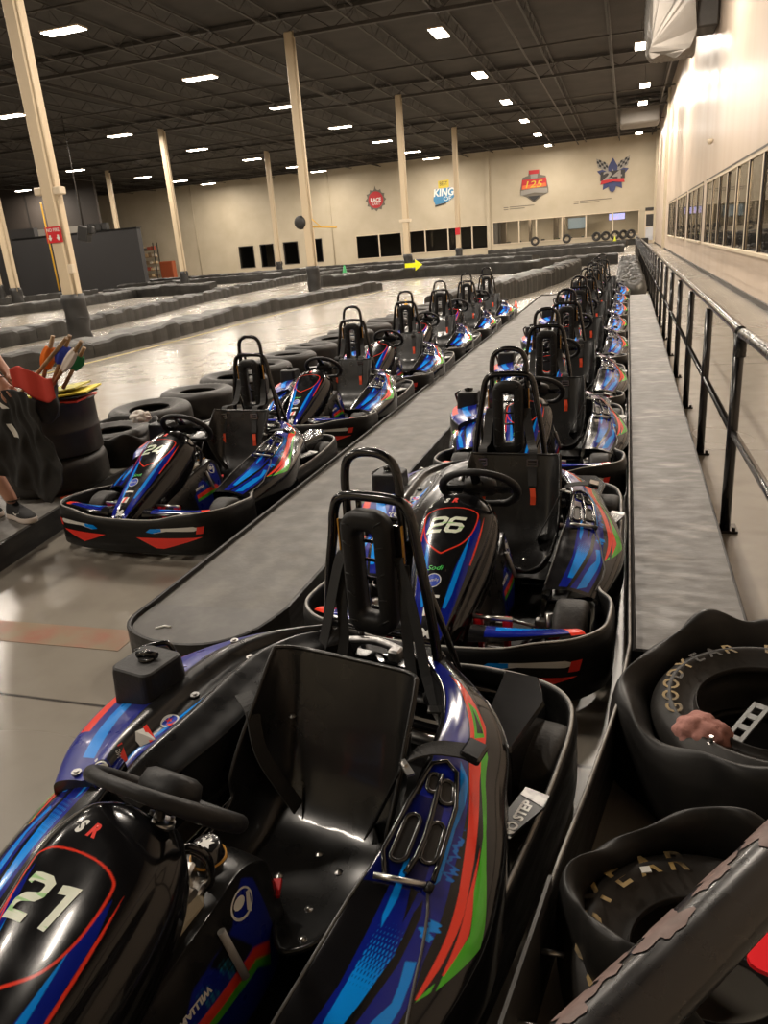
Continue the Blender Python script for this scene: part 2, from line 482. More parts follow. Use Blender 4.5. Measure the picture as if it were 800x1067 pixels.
def paint_nose(nu, nv):
    T, V = np.meshgrid(np.linspace(0, 1, nu), np.linspace(0, 1, nv), indexing='ij')
    c = np.zeros((nu, nv, 3)); c[:] = K
    def put(poly, col, mir=False):
        c[inpoly(T, V, poly)] = col
        if mir: c[inpoly(T, 1-V, poly)] = col
    put([(.66, .615), (.60, .600), (.50, .585), (.40, .565), (.25, .560), (.05, .56), (.0, .60), (.05, .66), (.20, .655), (.38, .645), (.50, .635), (.60, .632)], NAVY, True)
    put([(.56, .592), (.45, .578), (.30, .563), (.26, .565), (.26, .585), (.32, .60), (.45, .60)], CYAN, True)
    put([(.68, .635), (.60, .634), (.50, .637), (.44, .64), (.44, .650), (.50, .648), (.60, .643)], RED, True)
    out_ = [(.700, .45), (.703, .53), (.692, .585), (.668, .607), (.58, .60), (.51, .565), (.465, .50), (.46, .47), (.51, .405), (.58, .37), (.668, .355), (.690, .385)]
    P = np.array(out_); P = cr(P, 90, closed=True); cen = P.mean(0)
    inn = cen+(P-cen)*np.array((.955, .945))
    c[inpoly(T, V, [tuple(p) for p in P]) & ~inpoly(T, V, [tuple(p) for p in inn])] = RED
    return c

def paint_cover(nu, nv):
    T, V = np.meshgrid(np.linspace(0, 1, nu), np.linspace(0, 1, nv), indexing='ij')
    c = np.zeros((nu, nv, 3)); c[:] = (.009, .009, .0095)
    put = lambda poly, col: c.__setitem__(inpoly(T, V, poly), col)
    put([(.0, .56), (.08, .56), (.20, .61), (.35, .66), (.60, .70), (1, .74), (1, .86), (0, .86)], NAVY)
    put([(.0, .47), (.10, .47), (.45, .40), (.62, .36), (.62, .34), (.45, .37), (.1, .43), (0, .44)], NAVY)
    put([(.12, .475), (.40, .41), (.60, .362), (.60, .355), (.40, .395), (.12, .455)], CYAN)
    put([(.0, .47), (.10, .47), (.10, .60), (0, .60)], NAVY)
    put([(.10, .70), (.25, .735), (.45, .76), (.45, .785), (.25, .775), (.10, .755)], CYAN)
    put([(.20, .80), (.60, .82), (1, .82), (1, .85), (.60, .85), (.20, .84)], RED)
    put([(.30, .852), (.60, .857), (1, .857), (1, .88), (.3, .87)], GREEN)
    return c

def paint_tank(nu, nv):
    T, V = np.meshgrid(np.linspace(0, 1, nu), np.linspace(0, 1, nv), indexing='ij')
    c = np.zeros((nu, nv, 3)); c[:] = (.008, .008, .008)
    put = lambda poly, col: c.__setitem__(inpoly(T, V, poly), col)
    put([(.25, .72), (.30, .70), (.40, .745), (.55, .752), (.62, .80), (.60, .93), (.22, .93)], NAVY)
    put([(.42, .745), (.50, .752), (.44, .80), (.36, .80)], K)
    put([(.27, .838), (.36, .806), (.45, .800), (.60, .800), (.60, .822), (.45, .822), (.36, .828), (.28, .862)], RED)
    put([(.28, .862), (.36, .828), (.45, .822), (.60, .822), (.60, .838), (.45, .838), (.36, .845), (.29, .885)], GREEN)
    a, b = T*70, V*130
    m_ = (((a % 1) < .55) & ((b % 1) < .5) & (np.sin(T*90+V*70) > 0)) & inpoly(T, V, [(.44, .765), (.56, .765), (.58, .80), (.42, .80)])
    c[m_] = (.02, .25, .40)
    return c

class SM:
    """point and normal on a grid surface from its (t, v) parameters"""
    def __init__(s, S): s.S = np.asarray(S); s.nu, s.nv = s.S.shape[:2]
    def p(s, t, v):
        a = min(max(t, 0), 1)*(s.nu-1); b = min(max(v, 0), 1)*(s.nv-1)
        i = min(int(a), s.nu-2); j = min(int(b), s.nv-2); a -= i; b -= j
        S = s.S
        return (S[i, j]*(1-a)+S[i+1, j]*a)*(1-b)+(S[i, j+1]*(1-a)+S[i+1, j+1]*a)*b
    def at(s, t, v, lift=.0012, up=(0, 0, 1), ref=None):
        q = s.p(t, v); e = .004
        n = np.cross(s.p(t+e, v)-s.p(t-e, v), s.p(t, v+e)-s.p(t, v-e)); n /= (np.linalg.norm(n)+1e-12)
        r = np.array(ref if ref is not None else up)
        if n @ r < 0: n = -n
        return q+n*lift

def mapper(sm, t0, v0, rot=0.0, ref=(0, 0, 1), lift=.0012, flip=1):
    """2-D metres around (t0, v0): +x along v, +y along t (local metric), rotated by rot"""
    e = .01
    du = np.linalg.norm(sm.p(t0+e, v0)-sm.p(t0-e, v0))/(2*e); dv = np.linalg.norm(sm.p(t0, v0+e)-sm.p(t0, v0-e))/(2*e)
    ca, sa = math.cos(rot), math.sin(rot)
    def fn(x, y):
        X, Y = x*ca-y*sa, x*sa+y*ca
        return sm.at(t0+Y/du, v0+flip*X/dv, lift, ref=ref)
    return fn

def disc_poly(r, n=28, cx=0, cy=0, ry=None):
    return [(cx+r*math.cos(2*PI*i/n), cy+(ry or r)*math.sin(2*PI*i/n)) for i in range(n)]

def star_poly(r, q=.4, n=5, ph=PI/2):
    return [((r if i % 2 == 0 else r*q)*math.cos(ph+PI*i/n), (r if i % 2 == 0 else r*q)*math.sin(ph+PI*i/n)) for i in range(2*n)]

def tyre_mb(r, w, c, hub=.5):
    """tyre about the X axis"""
    mb = MB(); R = Matrix.Rotation(PI/2, 3, 'Y'); h = w/2; s = min(.03, w*.22)
    prof = [(r*hub, -h*.9), (r*.70, -h), (r-s, -h*.98), (r-s*.3, -h*.88), (r, -h*.62), (r*1.005, 0), (r, h*.62), (r-s*.3, h*.88), (r-s, h*.98), (r*.70, h), (r*hub, h*.9)]
    P = cr([(a, b, 0) for a, b in prof], 31)
    mb.lathe([(p[0], p[1]) for p in P], c, 40, R)
    return mb

def rim_mb(r, w, c, hub=.5):
    mb = MB(); R = Matrix.Rotation(PI/2, 3, 'Y'); h = w/2
    mb.lathe([(.012, h*.35), (.03, h*.35), (.034, h*.2), (r*hub*.8, h*.15), (r*hub*.92, h*.8), (r*hub*1.04, h*.92), (r*hub*1.04, -h*.92), (r*hub*.92, -h*.8), (r*hub*.8, -h*.15), (.03, -h*.2), (.012, -h*.2)], c, 28, R)
    for k in range(3):
        a = 2*PI*k/3
        mb.cyl((c[0]+h*.3, c[1]+.035*math.cos(a), c[2]+.035*math.sin(a)), .007, .02, 'X', 6)
        mb.cyl((c[0]-h*.3-.02, c[1]+.035*math.cos(a), c[2]+.035*math.sin(a)), .007, .02, 'X', 6)
    return mb

def ribbon(pts, width, th=.003, side=None):
    """flat strap along pts; side: vector across it (per point or one)"""
    P = [Vector(p) for p in pts]; mb = MB(); V = []
    for i, p in enumerate(P):
        t = (P[min(i+1, len(P)-1)]-P[max(i-1, 0)]).normalized()
        s_ = Vector(side[i] if isinstance(side, list) else (side or (1, 0, 0)))
        s_ = (s_-t*s_.dot(t)).normalized(); n = t.cross(s_)
        for a, b in ((-1, -1), (1, -1), (1, 1), (-1, 1)):
            V.append(p+s_*a*width/2+n*b*th/2)
    F = []
    for i in range(len(P)-1):
        for j in range(4): F.append((i*4+j, i*4+(j+1) % 4, i*4+4+(j+1) % 4, i*4+4+j))
    F += [(0, 1, 2, 3), tuple(len(V)-4+q for q in (3, 2, 1, 0))]
    mb.add(V, F)
    return mb

# ------------------------------------------------------------------ the kart
def make_kart(name='racing_kart'):
    K_ = empty(name)
    # --- floor pan and tube frame
    mb = MB(); mb.box((.0, -.30, .055), (.56, 1.15, .012), bev=.004)
    mb.box((.02, .45, .06), (.80, .50, .012), bev=.004)
    mb.build('floor_pan', M_SATIN, K_)
    fr = MB()
    for s in (-1, 1):
        fr.tube(cr([(s*.22, -.90, .09), (s*.26, -.70, .08), (s*.30, -.40, .075), (s*.31, .10, .075), (s*.30, .50, .09), (s*.30, .80, .12)], 16), .015, 8)
        fr.tube([(s*.30, -.28, .09), (s*.50, -.24, .10), (s*.56, .25, .10), (s*.31, .30, .09)], .011, 8)
        fr.tube([(s*.26, -.70, .09), (s*.36, -.62, .14), (s*.40, -.60, .14)], .016, 8)
    fr.tube([(-.25, -.75, .085), (.25, -.75, .085)], .013, 8); fr.tube([(-.31, -.05, .075), (.31, -.05, .075)], .013, 8)
    fr.tube([(-.30, .72, .11), (.30, .72, .11)], .014, 8); fr.tube([(-.46, .855, .2), (.46, .855, .2)], .015, 8)
    fr.tube([(-.20, -.90, .09), (-.20, -.955, .15), (.20, -.955, .15), (.20, -.90, .09)], .012, 8)
    fr.build('chassis_frame', M_TUBE, K_)
    ax = MB(); ax.cyl((-.50, .62, .14), .02, 1.0, 'X', 12); ax.cyl((-.12, .62, .14), .085, .012, 'X', 24); ax.cyl((.20, .62, .14), .07, .008, 'X', 24)
    ax.build('rear_axle', M_CHROME, K_)
    # --- wheels
    for (x, y, r, w_) in ((-.445, -.61, .130, .13), (.445, -.61, .130, .13), (-.475, .62, .140, .20), (.475, .62, .140, .20)):
        t = tyre_mb(r, w_, (x, y, r+.002)).build('tyre', M_RUB, K_)
        rim_mb(r, w_, (x, y, r+.002)).build('rim', M_ALU if w_ < .15 else M_SATIN, t)
    # --- protective bumper ring
    n = 260; path = ring_path(n)
    dx = np.roll(path[:, :2], -1, 0)-np.roll(path[:, :2], 1, 0); dx /= np.linalg.norm(dx, axis=1)[:, None]
    nr = np.stack([dx[:, 1], -dx[:, 0]], 1)
    if (nr[0] @ np.array((0, -1))) < 0: nr = -nr
    zt = path[:, 2]
    prof = [(-.030, -9, .045), (.0, -9, .040), (.016, -9, .055), (.016, -9, .10), (.015, -9, .15), (.014, -2, -.062), (.016, -2, -.050), (.010, -2, -.012), (.006, -2, -.004), (-.002, -2, .002), (-.010, -2, -.002), (-.012, -2, -.012), (-.014, -2, -.06), (-.016, -9, .10), (-.028, -9, .06)]
    G = np.zeros((n, len(prof), 3))
    for j, (o_, mo, z) in enumerate(prof):
        G[:, j, :2] = path[:, :2]+nr*o_
        G[:, j, 2] = z if mo == -9 else zt+z
    surf('bumper_ring', G, M_BUMP, K_, closed_u=True, closed_v=True)
    lip = MB(); E_ = np.zeros((n, 6, 3))
    for j, (o_, z) in enumerate(((.0048, -.001), (.003, .0022), (-.001, .0034), (-.0045, .0022), (-.0062, -.001), (-.001, -.001))):
        E_[:, j, :2] = path[:, :2]+nr*o_; E_[:, j, 2] = zt+z
    lip.grid(E_, True, True); lp = lip.build('bumper_edge', M_EDGE, K_); tag(lp, 'worn pale grey top edge')
    # bolts through the ring
    for i in (52, 82, 100, n-52, n-82, n-100):
        bo = MB(); p = path[i]; q = nr[i]
        bo.cyl((p[0]-q[0]*.012, p[1]-q[1]*.012, zt[i]-.045), .020, .008, (-q[0], -q[1], 0), 14); bo.cyl((p[0]-q[0]*.02, p[1]-q[1]*.02, zt[i]-.045), .009, .006, (-q[0], -q[1], 0), 6)
        bo.build('bumper_bolt', M_ALU, K_)
    # stickers on the front face, mapped to the bulged outer wall
    fx = path[:, 0]; front = [(path[i, 0]+nr[i, 0]*.015, path[i, 1]+nr[i, 1]*.015) for i in range(n) if path[i, 1] < -.80]
    front.sort(); FX = np.array([a for a, b in front]); FY = np.array([b for a, b in front])
    def bump(x, z, lift=.0035):
        u = (z-.15)/.10
        return (x, float(np.interp(x, FX, FY))-lift, z)
    for s in (-1, 1):
        st = MB(); poly_fill(st, [(s*.10, .148), (s*.50, .150), (s*.42, .125), (s*.27, .085), (s*.22, .088)] if s > 0 else [(-.12, .150), (-.47, .150), (-.40, .12), (-.30, .09)], bump, 3)
        q = st.build('front_sticker', M_STK_R, K_); tag(q, 'red wedge sticker on the front bumper')
        st = MB(); poly_fill(st, [(s*.18, .185), (s*.24, .205), (s*.46, .215), (s*.50, .20), (s*.46, .188), (s*.30, .190), (s*.22, .175)], bump, 3)
        q = st.build('front_sticker', M_STK_W, K_); tag(q, 'pale headlight sticker')
        st = MB(); poly_fill(st, [(s*.17, .183), (s*.20, .203), (s*.27, .206), (s*.27, .188), (s*.21, .176)], lambda x, z: bump(x, z, .005), 3)
        q = st.build('front_sticker', mat_once('cyan_sticker', CYAN, .25), K_)
        st = MB(); poly_fill(st, [(s*.47, .17), (s*.48, .212), (s*.515, .212), (s*.505, .17)], lambda x, z: bump(x, z, .005), 2)
        st.build('front_sticker', M_STK_R, K_)
    # --- inner fairing above the front bumper
    for s in (-1, 1):
        G = [[(s*(.12+.40*u), -.965+.10*u*u, .252+.020*min(1, u*1.6)) for u in np.linspace(0, 1, 12)],
             [(s*(.12+.38*u), -.94+.10*u*u, .285-.01*u) for u in np.linspace(0, 1, 12)],
             [(s*(.12+.34*u), -.86+.06*u*u, .27-.02*u) for u in np.linspace(0, 1, 12)],
             [(s*(.11+.30*u), -.80+.04*u*u, .20-.02*u) for u in np.linspace(0, 1, 12)]]
        S = cr2(np.array(G), 60, 100); U = np.linspace(0, 1, 100)[None, :].repeat(60, 0); Tt = np.linspace(0, 1, 60)[:, None].repeat(100, 1)
        c = np.zeros((60, 100, 3)); c[:] = K
        c[(U > .15) & (Tt > .18) & (Tt < .85)] = NAVY
        c[(U > .25) & (Tt > .35+.25*U) & (Tt < .50+.25*U)] = CYAN
        c[(U > .88)] = RED
        surf('front_fairing', S, M_BODY, K_, c)
    # --- side pods
    pod = pod_surface(560, 380); pc = aa(paint_pod, 560, 380)
    rp = surf('side_pod', pod, M_BODY, K_, pc); psm = SM(pod)
    # moulded foot-hold slots in the pod (raised rims with dark wells), step rod, crease
    sl = MB()
    for (t0, v0, hl, hw, ro) in ((.41, .335, .060, .017, .10), (.415, .455, .050, .016, .10), (.525, .43, .032, .016, .15), (.535, .345, .026, .013, .1)):
        f = mapper(psm, t0, v0, ro, lift=0)
        def cap(l, w_, k=9):
            return [(w_*math.cos(a), (l-w_)+w_*math.sin(a)) for a in np.linspace(0, PI, k)]+[(-w_*math.cos(a), -(l-w_)-w_*math.sin(a)) for a in np.linspace(0, PI, k)]
        fz = mapper(psm, t0, v0, ro, lift=.003); rim = cap(hl, hw)
        sl.tube([fz(x, y) for x, y in rim], .005, 8, closed=True)
        wl = MB(); poly_fill(wl, cap(hl-.003, hw-.003), mapper(psm, t0, v0, ro, lift=.0015), 2); wl.build('slot_well', M_STK_K, rp)
    sl.tube([psm.at(t, v, .004) for t, v in ((.32, .34), (.38, .27), (.48, .265), (.58, .30), (.60, .38), (.58, .46), (.50, .50), (.40, .51), (.34, .52))], .006, 8)
    sl.tube([psm.at(t, .395+.02*math.sin(t*20), .004) for t in (.34, .38, .42, .47, .52, .56)], .007, 8)
    q = sl.build('slot_rim', M_GLOSS, rp)
    cre = MB(); cre.tube([psm.at(t, v, .001) for t, v in ((.315, .52), (.28, .55), (.25, .573), (.22, .597), (.19, .622), (.16, .652), (.13, .685), (.09, .70), (.04, .70))], .003, 6)
    cre.tube([psm.at(t, .245, .001) for t in np.linspace(.03, .33, 10)], .0035, 6)
    cre.build('moulding_line', mat_once('grey_moulding_line', (.10, .10, .10), .3), rp)
    rod = MB(); rod.tube([psm.at(.318, .30, .012), psm.at(.325, .50, .012)], .0065, 10); rod.build('step_rod', M_CHROME, rp)
    bx = MB(); bx.tube([psm.at(.325, .50, .010), psm.at(.322, .53, .008)], .011, 10); bx.build('rod_end', M_SATIN, rp)
    # mirrored front piece of the pod on the engine side
    fp = pod[:210].copy(); fp[..., 0] *= -1
    surf('front_side_panel', fp, M_BODY, K_, pc[:210], flip=True)
    # --- engine cover with ridges
    cov = cover_surface(300, 300); ec = surf('engine_cover', cov, M_BODY2, K_, aa(paint_cover, 300, 300)); csm = SM(cov)
    # its dark front face
    ff = MB(); a = cov[0]; bot = a.copy(); bot[:, 2] = .10; bot[:, 1] += .03
    mid = a.copy(); mid[:, 2] = np.maximum(.12, a[:, 2]-.05); mid[:, 1] += .012
    ff.grid(np.stack([a, mid, bot])); ff.build('cover_front_face', M_SATIN, ec)
    for (x, z) in ((-.50, .28), (-.42, .25), (-.34, .24)):
        fd = MB(); fd.cyl((x, -.165, z), .022, .012, 'Y', 14); fd.build('cover_vent', M_TUBE, ec)
    if 1:
        fr_ = MB(); fr_.box((-.47, -.168, .30), (.03, .01, .02)); fr_.build('cover_switch', M_REDM, ec)
    # pale highlights along the two ridges are raised ribs
    rb = MB()
    rb.tube([csm.at(t, .375-.0*t, .001) for t in np.linspace(.03, .9, 16)], .006, 8)
    rb.build('cover_rib', M_SATIN, ec)
    for t, v in ((.035, .74), (.42, .45), (.66, .40), (.72, .70)):
        bt = MB(); q = csm.at(t, v, .002); bt.cyl(q, .013, .006, 'Z', 12); bt.cyl(q, .007, .010, 'Z', 8)
        bt.build('cover_bolt', M_ALU, ec)
    # stickers on the cover
    sk = MB(); f = mapper(csm, .055, .555, .5); poly_fill(sk, disc_poly(.031), f, 1); sk.build('round_sticker', M_STK_K, ec)
    sk = MB(); f2 = mapper(csm, .055, .555, .5, lift=.002)
    sk.add([f2(x, y) for x, y in disc_poly(.027)+disc_poly(.023)], [(i, (i+1) % 28, 28+(i+1) % 28, 28+i) for i in range(28)])
    poly_fill(sk, [(-.045, -.008), (.0, .004), (.045, .012), (.046, .004), (.0, -.006), (-.040, -.016)], f2); poly_fill(sk, disc_poly(.010, 14, .004, .010, .014), f2)
    sk.build('sticker_print', M_STK_W, ec)
    sk = MB(); f = mapper(csm, .145, .505, .4); poly_fill(sk, [(-.028, -.008), (.028, -.006), (.028, .008), (-.024, .010)], f); sk.build('small_sticker', M_STK_R, ec)
    sk = MB(); f = mapper(csm, .13, .492, .4); add_text(sk, 'RACING', .02, f, wdt=.05); sk.build('sticker_print', M_STK_W, ec)
    sk = MB(); f = mapper(csm, .225, .476, .4); poly_fill(sk, [(-.022, -.02), (0, -.026), (.022, -.02), (.024, .016), (-.024, .016)], f); sk.build('shield_sticker', M_STK_W, ec)
    sk = MB(); f = mapper(csm, .225, .476, .4, lift=.002); poly_fill(sk, [(-.026, .002), (.026, .004), (.030, .016), (-.022, .018)], f); poly_fill(sk, [(-.014, -.016), (0, -.020), (.014, -.016), (.014, -.006), (-.014, -.006)], f); sk.build('sticker_print', M_STK_R, ec)
    sk = MB(); f = mapper(csm, .305, .446, .4); poly_fill(sk, disc_poly(.026), f, 1); sk.build('round_sticker', M_STK_W, ec)
    sk = MB(); f = mapper(csm, .305, .446, .4, lift=.002); poly_fill(sk, disc_poly(.021), f, 1); sk.build('sticker_print', M_STK_B, ec)
    sk = MB(); f = mapper(csm, .305, .446, .4, lift=.003); poly_fill(sk, star_poly(.012), f, 0); poly_fill(sk, [(-.03, -.01), (-.015, .012), (-.02, -.002), (-.008, -.012)], f); sk.build('sticker_print', M_STK_R, ec)
    # --- air box
    ab = MB(); R = Matrix.Rotation(-.10, 3, 'X')
    def rbox(mb, c, d, h, r, z0, z1, taper=.9):
        out = []
        for (x, y) in ((1, 1), (-1, 1), (-1, -1), (1, -1)):
            a0 = {(1, 1): 0, (-1, 1): 90, (-1, -1): 180, (1, -1): 270}[(x, y)]
            for a in np.radians(np.linspace(a0, a0+90, 6)): out.append((x*(d/2-r)+r*math.cos(a), y*(h/2-r)+r*math.sin(a)))
        lev = [(z0, 1.06), (z0+.004, 1.0), (z1-.016, taper+.03), (z1-.004, taper), (z1, taper-.06)]
        V = [(c[0]+x*s_, c[1]+y*s_, z) for z, s_ in lev for x, y in out]; n_ = len(out)
        F = [(i*n_+j, i*n_+(j+1) % n_, (i+1)*n_+(j+1) % n_, (i+1)*n_+j) for i in range(len(lev)-1) for j in range(n_)]
        F.append([(len(lev)-1)*n_+j for j in range(n_)]); mb.add(V, F)
    rbox(ab, (-.535, .18), .165, .165, .03, .40, .525); a_ = ab.build('air_box', M_PAD, ec)
    c_ = MB(); c_.cyl((-.535, .185, .522), .026, .012, 'Z', 16); c_.tube([(-.565, .175, .537), (-.54, .19, .541), (-.505, .195, .537)], .010, 8); c_.build('air_box_latch', M_GLOSS, a_)
    gb = MB(); gb.tube(cr([(-.62, .26, .38), (-.645, .25, .46), (-.640, .235, .50), (-.57, .29, .515), (-.55, .30, .48)], 20), .009, 8); gb.build('guard_tube', M_TUBE, K_)
    # --- nose cowl
    nose = nose_surface(440, 440); nc = surf('nose_cowl', nose, M_BODY, K_, aa(paint_nose, 440, 440)); nsm = SM(nose)
    sk = MB(); f = mapper(nsm, .765, .450); add_text(sk, 'S', .03, f, h=.028, bold=.002, shear=.25); sk.build('maker_letter', M_STK_W, nc)
    sk = MB(); f = mapper(nsm, .765, .487); add_text(sk, 'R', .03, f, h=.028, bold=.002, shear=.25); sk.build('maker_letter', M_STK_R, nc)
    f = mapper(nsm, .40, .47); sk = MB(); add_text(sk, 'Sodi', .03, f, wdt=.065, shear=.3); sk.build('script_sticker', M_STK_G, nc)
    sk = MB(); poly_fill(sk, disc_poly(.032), mapper(nsm, .355, .47), 1); sk.build('round_sticker', M_STK_W, nc)
    sk = MB(); poly_fill(sk, disc_poly(.028), mapper(nsm, .355, .47, lift=.002), 1); sk.build('sticker_print', M_STK_B, nc)
    sk = MB(); f = mapper(nsm, .355, .47, .1, lift=.003); add_text(sk, 'Family', .02, f, wdt=.046); sk.build('sticker_print', M_STK_W, nc)
    sk = MB(); poly_fill(sk, [(-.03, -.006), (.03, -.006), (.03, .006), (-.03, .006)], mapper(nsm, .30, .48), 1); sk.build('sponsor_sticker', M_STK_W, nc); sk = MB()
    poly_fill(sk, [(-.022, -.02), (.022, -.02), (.022, .02), (-.022, .02)], mapper(nsm, .235, .48), 1); sk.build('sponsor_sticker', M_STK_W, nc); sk = MB()
    add_text(sk, 'M', .05, mapper(nsm, .10, .49), wdt=.045, bold=.003); sk.build('sponsor_sticker', M_STK_W, nc)
    sk = MB(); poly_fill(sk, [(-.012, -.02), (.003, -.02), (.012, .02), (-.003, .02)], mapper(nsm, .235, .48, lift=.002), 1); sk.build('sticker_print', M_STK_R, nc)
    # --- tank cowl between the driver's legs
    tk = tank_surface(220, 320); tc_ = surf('tank_cowl', tk, M_BODY2, K_, aa(paint_tank, 220, 320)); tsm = SM(tk)
    cp = MB(); cp.lathe([(0, .030), (.028, .030), (.033, .026), (.034, .004), (.037, .0), (.037, -.012)], (.03, -.225, .392), 28); q = cp.build('fuel_cap', M_GLOSS, tc_)
    cp = MB(); cp.lathe([(.034, 0), (.040, 0), (.040, -.012), (.036, -.014)], (.03, -.225, .390), 28); cp.build('cap_collar', M_YEL, tc_)
    cp = MB(); V_ = star_poly(.02, .5, 6); poly_fill(cp, V_, lambda x, y: (.03+x, -.225+y, .4228)); cp.build('cap_emblem', M_STK_W, q)
    ft = MB(); ft.box((.035, -.375, .352), (.13, .14, .08), bev=.015); ft.build('fuel_tank', M_TANK, K_)
    ref = (1, 0, 0)
    sk = MB(); f = mapper(tsm, .335, .735, -.2, ref=ref, lift=.0015, flip=-1)
    sk.add([f(x, y) for x, y in disc_poly(.030, 28, ry=.036)+disc_poly(.025, 28, ry=.031)], [(i, (i+1) % 28, 28+(i+1) % 28, 28+i) for i in range(28)])
    poly_fill(sk, disc_poly(.012, 12, .004, .008, .018), f); poly_fill(sk, [(-.03, -.02), (.012, -.03), (.012, -.018), (-.02, -.008)], f); sk.build('round_sticker', M_STK_W, tc_)
    sk = MB(); v0, v1 = np.array(tsm.at(.44, .725, .010, ref=ref)), np.array(tsm.at(.43, .815, .012, ref=ref)); sk.tube([v0, v1], .009, 10); sk.build('grey_rod', M_GREYR, tc_)
    sk = MB(); f = mapper(tsm, .555, .775, PI/2, ref=ref, flip=1); add_text(sk, 'WILLIAM', .02, lambda x, y: f(-y, -x) if 0 else f(x, -y), wdt=.085, bold=.001)
    sk.build('name_sticker', M_STK_W, tc_)
    # --- steering column and wheel
    sc_ = MB(); top = Vector((.03, -.318, .585)); base = Vector((.01, -.47, .33)); sc_.tube([base, top], .011, 12)
    d = (top-base).normalized(); sc_.tube([base+d*.13, base+d*.26], .017, 14); sc_.tube([top-d*.03, top-d*.018], .034, 16)
    for a in (0, 2.1, 4.2):
        sc_.cyl(top-d*.04+Matrix.Rotation(a, 3, d) @ (d.orthogonal().normalized()*.026), .005, .03, tuple(d), 8)
    sc_.build('steering_column', M_CHROME, K_)
    cb = MB(); cb.box((.03, -.30, .40), (.05, .04, .05), rz=.4, bev=.006); cb.box((.055, -.30, .375), (.05, .05, .03), rz=.2, bev=.005); cb.cyl((.035, -.33, .40), .014, .05, 'X', 12); cb.build('column_clamp', M_CHROME, K_)
    cb = MB(); cb.tube(cr([(.02, -.33, .46), (.06, -.30, .49), (.09, -.28, .46), (.09, -.28, .40), (.07, -.29, .37)], 18), .008, 8); cb.tube(cr([(.0, -.34, .42), (.04, -.29, .46), (.075, -.27, .43), (.07, -.27, .38)], 18), .007, 8); cb.build('brake_hose', M_TUBE, K_)
    def wp(x, y, z=0):   # wheel plane: normal leans back to the driver
        n_ = Vector((0, .73, .683)); e1 = Vector((1, 0, 0)); e2 = n_.cross(e1)
        return Vector((.035, -.305, .605))+e1*x+e2*y+n_*z
    sw = MB(); ring = []
    for i in range(40):
        a = 2*PI*i/40; r_ = .158; x, y = r_*math.cos(a), r_*math.sin(a)*.92
        if y > .115: y = .115+(y-.115)*.3
        ring.append(wp(x, y))
    rr = [.0135+.005*abs(math.cos(2*PI*i/40))**2 for i in range(40)]
    sw.tube(ring, rr, 12, closed=True)
    swo = sw.build('steering_wheel', M_PAD, K_)
    sp = MB()
    for pts in (((-.150, 0), (-.04, -.005)), ((.150, 0), (.04, -.005)), ((0, -.142), (0, -.04))):
        A_, B_ = pts
        ax_ = Vector((B_[0]-A_[0], B_[1]-A_[1])).normalized(); nx, ny = -ax_.y*.017, ax_.x*.017
        sp.prism([(A_[0]+nx, A_[1]+ny), (A_[0]-nx, A_[1]-ny), (B_[0]-nx*1.3, B_[1]-ny*1.3), (B_[0]+nx*1.3, B_[1]+ny*1.3)], -.006, .006, lambda x, y, z: tuple(wp(x, y, z)))
    sp.build('wheel_spoke', M_GLOSS, swo)
    hp = MB(); R = Matrix([[1, 0, 0], [0, 1, 0], [0, 0, 1]])
    prof = [(0, .050), (.045, .050), (.062, .042), (.068, .020), (.066, -.008), (0, -.012)]
    V = []; 
    for r_, z_ in prof:
        for j in range(28):
            a = 2*PI*j/28; V.append(tuple(wp(r_*math.cos(a)*1.05, r_*math.sin(a)*.75, z_)))
    hp.add(V, [(i*28+j, i*28+(j+1) % 28, (i+1)*28+(j+1) % 28, (i+1)*28+j) for i in range(len(prof)-1) for j in range(28)], True)
    hp.build('wheel_pad', M_PAD, swo)
    # --- pedals and foot rest
    for x in (.175, -.20):
        pd = MB(); pd.tube([(x-.055, -.79, .255), (x-.055, -.76, .10)], .009, 8); pd.tube([(x+.055, -.79, .255), (x+.055, -.76, .10)], .009, 8)
        pd.box((x-.055, -.78, .24), (.035, .035, .045), bev=.006); pd.box((x+.055, -.78, .24), (.035, .035, .045), bev=.006); pd.box((x+.05, -.77, .16), (.02, .03, .10), bev=.004); pd.box((x-.05, -.77, .16), (.02, .03, .10), bev=.004)
        q = pd.build('pedal', M_REDM, K_); b_ = MB(); b_.cyl((x-.075, -.79, .262), .009, .15, 'X', 10); b_.build('pedal_bar', M_CHROME, q)
    for x in (.15, -.16):
        b_ = MB(); b_.box((x, -.67, .115), (.12, .16, .008), R=Matrix.Rotation(.35, 3, 'X'), bev=.002)
        for k in range(5): b_.box((x, -.73+.03*k, .103+.011*k), (.11, .006, .008))
        b_.build('foot_plate', M_ALU, K_)
    tr = MB()
    for s in (-1, 1):
        tr.tube([(s*.05, -.50, .13), (s*.36, -.60, .13)], .007, 8); tr.cyl((s*.36, -.61, .06), .016, .15, 'Z', 10); tr.box((s*.335, -.60, .16), (.06, .03, .03), bev=.004)
    tr.build('tie_rod', M_CHROME, K_)
    # --- seat
    S = seat_surface(90, 90); st = surf('seat', S, M_SEAT, K_)
    me = st.data; 
    so = st.modifiers.new('shell', 'SOLIDIFY'); so.thickness = .008; so.offset = -1
    e_ = MB(); loop = [S[i, 0] for i in range(0, 90, 3)]+[S[89, j] for j in range(0, 90, 4)]+[S[i, 89] for i in range(89, -1, -3)]+[S[0, j] for j in range(89, -1, -3)]
    e_.tube(loop, .006, 8, closed=True); e_.build('seat_rim', M_SEAT, st)
    ssm = SM(S)
    for t, v in ((.20, .60), (.26, .42), (.33, .60), (.36, .50), (.09, .68), (.72, .25)):
        sb = MB(); q = ssm.at(t, v, .001, ref=(0, -.5, 1)); sb.lathe([(0, .005), (.006, .005), (.008, .001), (.011, 0)], q, 12)
        sb.build('seat_bolt', M_CHROME, st)
